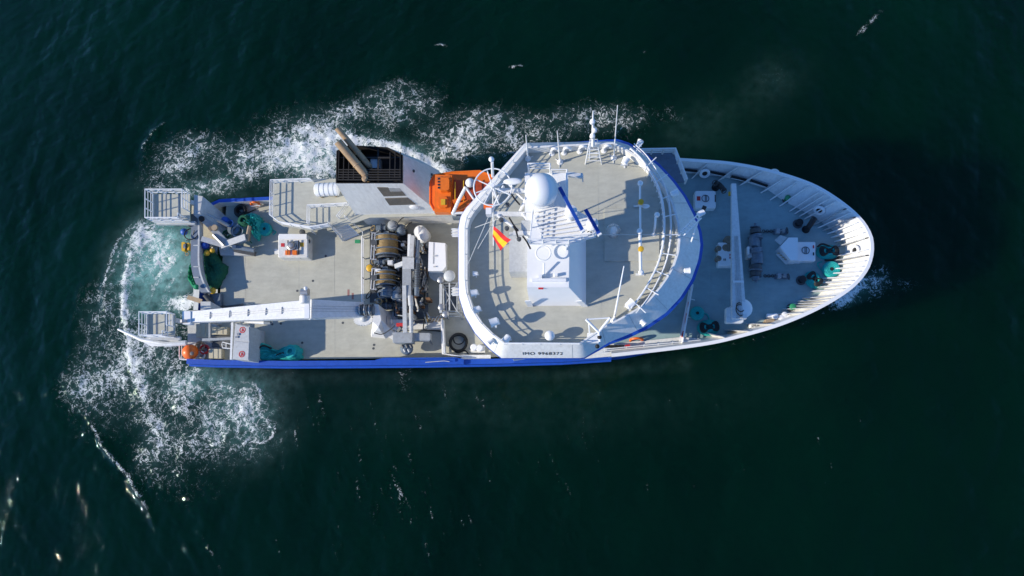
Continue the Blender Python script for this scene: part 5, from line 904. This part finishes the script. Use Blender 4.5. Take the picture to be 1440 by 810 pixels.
for k in range(70):
    px, py = rr.uniform(522, 602), rr.uniform(322, 446); L = rr.uniform(4, 16); hz = rr.random() < 0.5
    obj('pipe', MB().tube(smooth_path([P(px, py, 3.3), P(px, py, 4.2), P(px+(L if hz else 1), py+(1 if hz else L), rr.uniform(4.0, 5.6)), P(px+(L if hz else 2), py+(3 if hz else L+1), 3.4)], 3), rr.uniform(0.05, 0.1), 6), rr.choice(['steel', 'machine', 'grey', 'rubber', 'dark_grey', 'light_grey', 'rust', 'wire']), t, True)
for k in range(46):
    px, py = rr.uniform(523, 600), rr.uniform(322, 440); s_ = rr.uniform(2, 4.5); obj('valve_block', MB().boxpx(px, py, px+s_*rr.uniform(.8, 1.6), py+s_, 3.2, rr.uniform(3.7, 5.2)), rr.choice(['machine', 'grey', 'dark_grey', 'light_grey', 'machine', 'grey', 'white_worn', 'wire', 'rust']), t)
for k in range(34):
    px, py = rr.uniform(582, 601), rr.uniform(335, 446); L = rr.uniform(5, 20)
    obj('pipe', MB().tube(smooth_path([P(px, py, 3.3), P(px, py, 4.4), P(px+rr.uniform(-4, 6), py+L, rr.uniform(4.4, 6.0)), P(px+2, py+L+2, 3.4)], 3), rr.uniform(0.06, 0.13), 6), rr.choice(['light_grey', 'steel', 'grey', 'rubber', 'white_worn', 'machine', 'rust']), t, True)
for k in range(18):
    px, py = rr.uniform(518, 566), rr.choice([rr.uniform(318, 332), rr.uniform(360, 384), rr.uniform(402, 428)]); c_ = P(px, py, rr.uniform(4.4, 5.8))
    obj('hose_loop', MB().torus(c_, rr.uniform(.25, .6), 0.06, 18, 6, (rr.uniform(-1, 1), rr.uniform(-1, 1), 0.8)), rr.choice(['rubber', 'steel', 'grey', 'wire', 'rubber']), t, True)
# side-launch davit (hydroboom) lying athwartships
t = thing('launch_davit', 'grey telescopic launching davit lying across the ship beside the winches', 'davit', P(578, 440, Z_DECK))
obj('main_beam', MB().bar(P(573, 362, 6.6), P(573, 420, 6.6), 0.95, 0.8), 'grey', t); obj('slide_rail', MB().bar(P(580.5, 332, 6.8), P(579, 362, 6.8), 0.45, 0.6), 'light_grey', t); obj('slide_rail', MB().bar(P(569, 402, 6.9), P(570, 468, 6.6), 0.42, 0.5), 'light_grey', t); obj('slide_rail', MB().bar(P(576, 330, 6.6), P(575, 365, 6.6), .3, .4), 'white', t)
obj('hydraulic_ram', MB().cyl(P(578, 428, 6.8), P(578.5, 468, 6.6), 0.22, n=10).cyl(P(577, 416, 6.8), P(578, 430, 6.8), .3, n=10), 'light_grey', t, True); obj('spring_ram', MB().cyl(P(588, 338, 6.7), P(586, 370, 6.7), 0.24, n=10).cyl(P(587, 366, 6.7), P(586, 416, 6.7), 0.28, n=12), 'machine', t, True)
for k in range(14): obj('spring_coil', MB().torus(P(587, 372+k*2.4, 6.7), 0.3, 0.06, 16, 6, (0, 1, 0)), 'dark_grey', t)
obj('knee', MB().bar(P(556, 375, 6.4), P(572, 369, 6.8), 0.5, 0.4).boxpx(566, 362, 582, 378, 6.0, 7.1), 'light_grey', t); obj('carriage', MB().boxpx(552, 467, 580, 482, 4.2, 5.6, bevel=.1), 'grey', t); obj('carriage', MB().boxpx(580, 468, 605, 479, 4.2, 5.2, bevel=.08), 'grey', t); obj('handle', MB().bar(P(604, 478, 5.0), P(608, 485, 4.6), 0.2), 'dark_grey', t)
h = obj('docking_head', MB().lathe(P(572, 490, 4.6), [(0.45, -0.7), (0.7, -0.4), (0.72, 0.1), (0.5, 0.5), (0.2, 0.6)], 16, (0.2, -0.3, 1)), 'machine', t, True)
for k in range(5): obj('head_roller', MB().cyl(P(565+k*3, 485+k % 2*6, 5.2), P(567+k*3, 489+k % 2*6, 5.2), 0.14, n=8), 'grey' if k % 2 else 'dark_grey', h)
obj('support', MB().boxpx(568, 395, 580, 402, Z_DECK, 6.0), 'grey', t); obj('support', MB().boxpx(568, 440, 580, 446, Z_DECK, 6.0), 'grey', t); obj('red_cover', MB().boxpx(557, 454, 569, 459, 4.9, 5.3, bevel=.06), 'red', t); obj('fork', MB().bar(P(560, 466, 5.3), P(564, 460, 5.6), 0.3, 0.3), 'dark_grey', t)
t = thing('window_hatch', 'black six-pane deck skylight below the winches', 'skylight', P(560, 438, Z_DECK)); obj('frame', MB().boxpx(554, 432, 568, 444, Z_DECK, 3.9), 'black', t)
for i in range(3):
    for j in range(2): obj('pane', MB().boxpx(555.5+i*4.2, 433.5+j*5.2, 558.3+i*4.2, 437+j*5.2, 3.9, 3.96), 'grey', t)
t = thing('pipe_bundle', 'white boxed pipe run along the deck forward of the crane', 'pipe run', P(590, 457, Z_DECK)); obj('casing', MB().boxpx(546, 449, 622, 463, Z_DECK, 3.7, bevel=.1), 'white', t); obj('cable_tray', MB().bar(P(583, 452, 3.95), P(608, 451, 3.95), 0.4, 0.12), 'dark_grey', t)
for k in range(9): obj('hose_arch', MB().tube(smooth_path([P(604+k*2.2, 452, 3.7), P(607+k*2.4, 447-k*.4, 4.6), P(611+k*2.6, 446-k*.6, 4.2)], 4), 0.07, 6), 'light_grey' if k % 2 else 'wood', t, True)
obj('drain_hose', MB().tube(smooth_path([P(583, 464, 3.2), P(598, 464, 3.15), P(612, 465, 3.15), P(621, 466, 3.2)], 4), 0.06, 6), 'rubber', t, True)
# white locker cylinder, scaffold tower etc
t = thing('storage_tank', 'white angular storage tank upright behind the bridge', 'tank', P(615, 362, Z_DECK)); obj('body', MB().loft([[P(x, y, 3.0) for x, y in ((606, 345), (606, 388), (626, 388), (629, 382), (629, 345))], [P(x, y, 6.8) for x, y in ((603, 340), (602, 381), (622, 381), (627, 375), (626, 342))]], True, True, True), 'white_clean', t)
obj('seam', MB().bar(P(609.5, 341, 6.83), P(609, 371, 6.83), 0.08, 0.05), 'light_grey', t); obj('base_cone', MB().lathe(P(614, 384, 5.2), [(0.9, 0), (0.75, -0.8), (0.4, -1.4)], 18, (0, -0.2, 1)), 'grey', t, True)
for py in (360, 375): obj('fitting', MB().box(P(611, py, 6.9), (.25, .12, .1)), 'light_grey', t)
t = thing('wrapped_bale', 'crumpled white canvas cover over a machine near the storage tank', 'cover', P(595, 330, Z_DECK)); obj('canvas', MB().sphere(P(595, 331, 5.2), 0.8, 20, 0.85, 1.15, 0.9), 'white', t, True); obj('fold', MB().sphere(P(589, 325, 5.5), 0.5, 16, 0.8, 1.2, 1.0), 'white_clean', t, True); obj('skirt', MB().lathe(P(596, 333, Z_DECK), [(0.85, 0), (0.8, 1.2), (0.7, 2.2)], 16), 'white', t, True)
t = thing('scaffold_tower', 'grey lattice scaffold tower between the storage tank and the bridge rim', 'scaffold', P(632, 415, Z_DECK)); m1 = MB()
C4 = [P(620, 398, 7.5), P(643, 398, 7.5), P(643, 438, 7.5), P(621, 438, 7.5)]
for p in C4: m1.bar(p, Vector((p.x, p.y, Z_DECK)), 0.16)
for zz in (7.5, 6.0, 4.5): m1.tube([Vector((p.x, p.y, zz)) for p in C4], 0.09, 5, True)
m1.cyl(C4[0], C4[2], 0.06, n=5).cyl(C4[1], C4[3], 0.06, n=5); obj('frame', m1, 'grey', t); obj('rail', MB().bar(P(632, 398, 7.6), P(632, 438, 7.6), 0.14).bar(P(620, 400, 7.65), P(620, 440, 7.65), 0.28), 'light_grey', t)
for (px, py) in ((620, 394), (621, 432), (627, 442)): obj('roller', MB().lathe(P(px, py, 7.7), [(0.3, -0.3), (0.35, -.25), (0.35, 0.2), (0.2, 0.3)], 12), 'steel', t, True)
obj('floor', MB().boxpx(621, 400, 643, 436, 4.4, 4.5), 'dark_grey', t)
m1 = MB(); railing(m1, [P(623, 445, Z_DECK), P(625, 499, Z_DECK), P(652, 503, Z_DECK)], 1.1, 3, 0.06, 1.5); obj('side_fence', m1, 'white_clean', ship, True)
obj('side_screen', MB().bar(P(623, 450, 4.2), P(626, 498, 4.2), 0.14, 1.0), 'white', ship); 
t = thing('hose_coil', 'black hose coiled on the side deck below the bridge wing', 'hose', P(645, 482, Z_DECK)); c = P(645, 482, Z_DECK)
for k in range(6): obj('turn', MB().torus(c+Vector((rr.uniform(-.06, .06), rr.uniform(-.06, .06), 0.1+0.07*k)), 0.98-0.05*(k % 3)+rr.uniform(-.05, .05), 0.075, 30, 6, (rr.uniform(-.05, .05), rr.uniform(-.05, .05), 1)), 'rubber', t, True)
obj('turn', MB().torus(c+Vector((0.1, 0.35, 0.5)), 0.6, 0.07, 24, 6, (.1, .1, 1)), 'rubber', t, True); obj('tail', MB().tube(smooth_path([P(636, 491, 3.1), P(644, 496, 3.1), P(654, 493, 3.1), P(660, 500, 3.1)], 4), 0.07, 6), 'rubber', t, True)
t = thing('side_bollard', 'white twin bollard on the side deck next to the hose coil', 'bollard', P(672, 492, Z_DECK)); obj('post', MB().lathe(P(668, 490, Z_DECK), [(0.3, 0), (0.3, 0.9), (0.4, 1.0), (0.3, 1.1)], 14), 'white_clean', t, True); obj('post', MB().lathe(P(676, 491, Z_DECK), [(0.3, 0), (0.3, 0.9), (0.4, 1.0), (0.3, 1.1)], 14), 'white_clean', t, True); obj('bed', MB().boxpx(662, 486, 682, 496, Z_DECK, 3.2), 'white', t)
obj('deck_strip', MB().boxpx(648, 499, 690, 506, Z_DECK+.9, Z_DECK+1.0), 'white', ship)
for (px, py) in ((490, 412), (496, 417)): obj('red_deck_mark', MB().boxpx(px-1.5, py-5, px+1.5, py+4, Z_DECK+.002, Z_DECK+0.008), 'faded_red', deck)

# ------------------------------------------------------------------ foredeck outfit
t = thing('foredeck_crane', 'slim white crane boom lying athwart the foredeck', 'crane', P(1036, 440, Z_FORE))
pa, pb = P(1040, 448, 11.4), P(1032, 258, 11.2); bo = obj('boom', beam4(MB(), pa, pb, 1.35, 0.45, 0.8, 0.4), 'white', t)
for s_ in (-.25, -.08, .1, .28): obj('hose', MB().cyl(pa+Vector((s_, 0, .04)), pa.lerp(pb, 0.6)+Vector((s_*.6, 0, .04)), 0.03, n=5), 'light_grey', bo)
obj('collar', MB().bar(P(1031, 396, 11.45), P(1046, 396, 11.45), 0.2, 0.12), 'white_clean', bo)
obj('column', MB().lathe(P(1035, 440, Z_FORE), [(0.9, 0), (0.85, 0.2), (0.75, 0.3), (0.75, 2.0), (0.95, 2.1), (0.95, 2.6), (0.6, 2.8)], 20), 'white_clean', t, True); obj('slew_base', MB().boxpx(1021, 432, 1046, 454, Z_FORE+1.6, Z_FORE+2.3, bevel=.15), 'white', t)
obj('hydraulic_hose', MB().torus(P(1041, 436, 11.5), 0.55, 0.05, 20, 6, (.6, 0, 1)).torus(P(1041, 432, 11.5), 0.45, 0.05, 20, 6, (.5, .1, 1)), 'rubber', t, True); obj('hook_block', MB().bar(P(1026, 270, 10.6), P(1026, 275, 10.6), 0.2, 0.3), 'yellow', t)
obj('boom_rest', MB().bar(P(1033, 275, 10.8), P(1033, 284, Z_FORE), 0.2), 'white', t)
t = thing('deck_hatch', 'white rounded deck hatch with red mark beside the bridge front', 'hatch', P(991, 281, Z_FORE)); obj('coaming', MB().boxpx(977, 268, 1007, 293, Z_FORE, 9.5, bevel=.2), 'white_clean', t); obj('wheel', MB().torus(P(992, 279, 9.55), 0.36, 0.035, 24, 6), 'dark_grey', t).data; obj('wheel_bar', MB().bar(P(992, 275, 9.55), P(992, 283, 9.55), 0.05).bar(P(993.5, 275.5, 9.55), P(993.5, 282.5, 9.55), 0.04), 'dark_grey', t); obj('red_mark', MB().boxpx(980, 276, 985, 282, 9.5, 9.53), 'red', t); obj('hinge', MB().cyl(P(1006, 274, 9.5), P(1006, 284, 9.5), 0.07, n=8), 'dark_grey', t)
t = thing('foredeck_locker', 'white box with round vents partly under the crane boom', 'locker', P(1020, 358, Z_FORE)); obj('case', MB().boxpx(1010, 341, 1033, 374, Z_FORE, 9.6, bevel=.08), 'white_clean', t)
for (px, py, r_) in ((1024, 349, .42), (1020, 349, .36), (1010, 350, .3), (1010, 364, .3), (1024, 338, .45)): obj('vent', MB().lathe(P(px, py, 9.4), [(r_, -.4), (r_, 0.2), (r_*.7, 0.3), (r_*.3, .25)], 16), 'grille', t, True)
for (px, py) in ((1026, 357), (1028, 354), (1026, 361)): obj('red_mark', MB().boxpx(px, py, px+2, py+2.5, 9.6, 9.63), 'red', t)
for (px, py) in ((1018, 365), (1020, 365)): obj('fitting', MB().box(P(px, py, 9.65), (.06, .2, .06)), 'black', t)
t = thing('windlass', 'blue-grey anchor windlass across the middle of the foredeck', 'windlass', P(1062, 355, Z_FORE)); 
for (y0_, y1_, r_, m_) in ((322, 328, .55, 'dark_grey'), (330, 334, .6, 'machine'), (335, 350, .42, 'machine'), (350, 356, .7, 'machine'), (357, 372, .45, 'machine'), (373, 380, .6, 'dark_grey'), (381, 388, .5, 'dark_grey'), (389, 394, .38, 'machine')):
    obj('drum', MB().cyl(P(1062, y0_, 9.5), P(1063, y1_, 9.5), r_, n=18), m_, t, True)
for py in (319, 334, 356, 380): obj('flange', MB().cyl(P(1062, py, 9.5), P(1062, py+1.2, 9.5), .75 if py != 319 else .5, n=20), 'machine', t)
obj('shaft', MB().cyl(P(1062, 314, 9.5), P(1063, 397, 9.5), .14, n=8), 'machine', t); obj('bed', MB().boxpx(1055, 325, 1071, 390, Z_FORE, 8.9), 'machine', t); obj('gearbox', MB().boxpx(1051, 346, 1058, 362, Z_FORE, 9.7, bevel=.08), 'light_grey', t); obj('control_stand', MB().boxpx(1051, 347, 1054, 357, 9.7, 10.0), 'white', t)
for (px, py) in ((1060, 340), (1066, 364)): obj('rope_drum', MB().cyl(P(px, py-7, 9.6), P(px, py+7, 9.6), .5, n=16), 'machine', t, True)
def stopper(px, py, s, label):
    t = thing('chain_stopper', label, 'chain stopper', P(px, py, Z_FORE), 'anchor chain stoppers ahead of the windlass'); obj('bed', MB().boxpx(px-10, py-3, px+9, py+4, Z_FORE, 8.85), 'machine', t); obj('jaw', MB().boxpx(px-6, py-4, px-1, py+3, 8.85, 9.3).boxpx(px+2, py-3, px+6, py+2, 8.85, 9.2), 'grey', t); obj('hand_wheel', MB().torus(P(px+9, py-1*s, 9.2), 0.3, 0.05, 18, 6, (1, 0, .6)), 'dark_grey', t, True); obj('lever', MB().cyl(P(px-8, py+s*2, 9.2), P(px+6, py-s*2, 9.4), .05, n=6), 'steel', t)
    for k in range(7): obj('chain_link', MB().torus(P(px-24+k*2.6, py+(k % 2)*.5, 8.75), 0.13, .045, 10, 5, (0, 1, 0) if k % 2 else (0, 0, 1)), 'dark_grey', t)
stopper(1098, 325, 1, 'port anchor chain stopper, the upper of two'); stopper(1100, 388, -1, 'starboard anchor chain stopper, the lower of two')
def bollard(px, py, r, label, m='black'):
    t = thing('bollard', label, 'bollard', P(px, py, Z_FORE), 'black bollards on the foredeck'); obj('post', MB().lathe(P(px, py, Z_FORE), [(r*.9, 0), (r*.75, 0.1), (r*.7, 0.5), (r, 0.6), (r, 0.72), (r*.6, 0.78)], 18), m, t, True); obj('flange', MB().lathe(P(px, py, Z_FORE), [(r*1.35, 0.0), (r*1.35, 0.06), (r, 0.08)], 18), 'dark_grey', t)
bollard(1121.5, 315, 0.36, 'round black bollard head on the port side near the bow'); bollard(1126, 394.5, 0.36, 'round black bollard head next to the turquoise rope bundle')
def vent_pipe(a, b, label):
    t = thing('bent_vent', label, 'vent', P(*a, Z_FORE), 'black bent vent pipes'); p, q_ = P(*a, Z_FORE), P(*b, Z_FORE+1.2)
    obj('trunk', MB().tube(smooth_path([p, p+Vector((0, 0, .7)), p.lerp(q_, .5)+Vector((0, 0, .5)), q_], 4), 0.28, 12), 'black', t, True); obj('mouth', MB().torus(q_, 0.28, 0.06, 16, 6, (q_-p)), 'dark_grey', t); obj('flange', MB().lathe(p, [(0.4, 0), (0.4, 0.06), (.28, .08)], 14), 'black', t)
vent_pipe((1133, 323), (1145, 307), 'slanting black vent pipe near the port bow ribs'); vent_pipe((1007, 262), (1018, 268), 'bent black vent pipe behind the rounded deck hatch')
vent_pipe((1006, 264), (1006, 257), 'upright black vent stub behind the rounded deck hatch')
t = thing('companion_hatch', 'white angular companionway hatch with open wooden flaps and a round wheel', 'hatch', P(1118, 351, Z_FORE)); obj('hood', MB().prism(xy([P(x, y, 10.2) for x, y in ((1109, 334), (1122, 334), (1122, 366), (1112, 366), (1104, 356), (1097, 347))]), Z_FORE, 10.2), 'white_clean', t); obj('box', MB().boxpx(1121, 340, 1147, 367, Z_FORE, 9.5, bevel=.12), 'white_clean', t); obj('wheel', MB().torus(P(1133, 352, 9.55), .36, .035, 24, 6), 'dark_grey', t); obj('wheel_bar', MB().bar(P(1132, 348, 9.55), P(1132, 356, 9.55), .05).bar(P(1134, 348, 9.55), P(1134, 356, 9.55), .05), 'dark_grey', t)
for (px, py) in ((1144, 347), (1144, 357)): obj('latch', MB().bar(P(px, py-2, 9.55), P(px, py+2, 9.55), .1), 'red' if py < 350 else 'black', t)
fl1 = obj('flap', MB().loft([[P(1089, 338, 9.4), P(1097, 331, 9.4), P(1107, 334, 9.7), P(1097, 345, 9.7)], [p+Vector((0, 0, .08)) for p in (P(1089, 338, 9.4), P(1097, 331, 9.4), P(1107, 334, 9.7), P(1097, 345, 9.7))]], True, True, True), 'light_grey', t); fl2 = obj('flap', MB().loft([[P(1091, 358, 9.4), P(1096, 353, 9.7), P(1110, 365, 9.7), P(1105, 372, 9.4)], [p+Vector((0, 0, .08)) for p in (P(1091, 358, 9.4), P(1096, 353, 9.7), P(1110, 365, 9.7), P(1105, 372, 9.4))]], True, True, True), 'light_grey', t)
for k in range(4): obj('slat', MB().bar(P(1093+k*3.2, 358+k*2.6-2, 9.66), P(1097+k*3, 360+k*3.2-4, 9.7), .12, .06), 'wood', fl2)
obj('sill', MB().boxpx(1108, 366, 1125, 370, Z_FORE, 9.0), 'white', t)
tag(obj('wood_crate', MB().boxpx(1077, 449, 1089, 456, Z_FORE, 9.3).boxpx(1074, 452, 1079, 458, Z_FORE, 9.1), 'wood'), 'open brown wooden crate against the starboard bow bulwark', 'crate')
t = thing('deck_fitting', 'white fairlead rollers beside the wooden crate on the starboard bow', 'fairlead', P(1095, 447, Z_FORE)); obj('bed', MB().boxpx(1079, 441, 1112, 450, Z_FORE, 8.9), 'white', t)
for (px, py) in ((1088, 446), (1097, 448), (1101, 444), (1108, 448)): obj('roller', MB().lathe(P(px, py, 8.9), [(0.28, 0), (0.22, .3), (0.3, .6), (.2, .65)], 12), 'white_clean', t, True)
obj('tray', MB().boxpx(1079, 441, 1092, 446, 8.9, 9.4), 'white_clean', t)
bollard(1112, 433, 0.32, 'green-topped bollard by the starboard bow ribs', 'green_paint'); bollard(1105, 281, 0.28, 'green-topped bollard at the foot of the port bow ribs', 'green_paint')
def fairlead(px, py, z, label, ax):
    t = thing('fairlead', label, 'fairlead', P(px, py, z), 'ring fairleads in the bow bulwark'); obj('ring', MB().torus(P(px, py, z), 0.42, 0.15, 24, 8, ax), 'white_clean', t, True); obj('throat', MB().lathe(P(px, py, z), [(.34, -.05), (.3, .0)], 16, ax), 'black', t)
fairlead(1202, 352, 9.6, 'ring fairlead on the centreline at the stem', (-1, 0, .5)); fairlead(1152, 296, 9.5, 'ring fairlead in the port bow bulwark', (-.5, -.9, .6)); fairlead(1088, 244, 9.6, 'small ring fairlead in the port bulwark above the freeing slots', (-.1, -1, .6)); fairlead(991, 244, 9.3, 'ring fairlead in the port bulwark behind the hatch', (0, -1, .7))
t = thing('wave_screen', 'white slanted railing screen with red panels between the bridge and the foredeck', 'screen', P(965, 440, Z_FORE)); m1 = MB(); railing(m1, [P(957, 483, Z_FORE), P(971, 404, Z_FORE)], 1.3, 4, 0.05, 1.2); obj('railing', m1, 'white_clean', t, True)
obj('panel', MB().bar(P(957, 482, 9.4), P(971, 408, 9.4), 0.35, 0.12), 'white_clean', t)
for (a, b) in (((969, 425), (968, 433)), ((966, 441), (964, 455)), ((961, 466), (959, 474))): obj('red_panel', MB().bar(P(*a, 9.55), P(*b, 9.55), 0.12, 0.4), 'red', t)
for py in (420, 445, 470): obj('stay', MB().bar(P(970-(py-420)*.2, py, 9.6), P(977-(py-420)*.2, py+2, Z_FORE), .08), 'white_clean', t)
t = thing('lifebuoy', 'orange-red lifebuoy lying flat below the starboard visor', 'lifebuoy', P(895, 477, Z_FORE)); obj('ring', MB().torus(P(895, 478, 8.9), 0.62, 0.12, 24, 8, (0, -1, .15)), 'orange_buoy', t, True); obj('holder', MB().bar(P(888, 481, 9), P(902, 480, 9), .1), 'white', t)
for (px, py, lab) in ((1030, 469, 'beige sack against the starboard bulwark of the foredeck'), (1060, 458, 'white canvas bundle beside the starboard ribs')):
    tag(lump('canvas_bundle', [(px-6, py-2), (px, py-4), (px+7, py-2), (px+6, py+3), (px-5, py+3)], Z_FORE, 9.1, 'beige' if px < 1040 else 'white', px), lab, 'bundle')
obj('aft_house_top', MB().prism(xy([P(985-130, 478, 8.0), P(958, 480, 8.0), P(975, 400, 8.0), P(880, 400, 8.0)]), 7.9, Z_FORE-.16), 'deck_fore', ship)
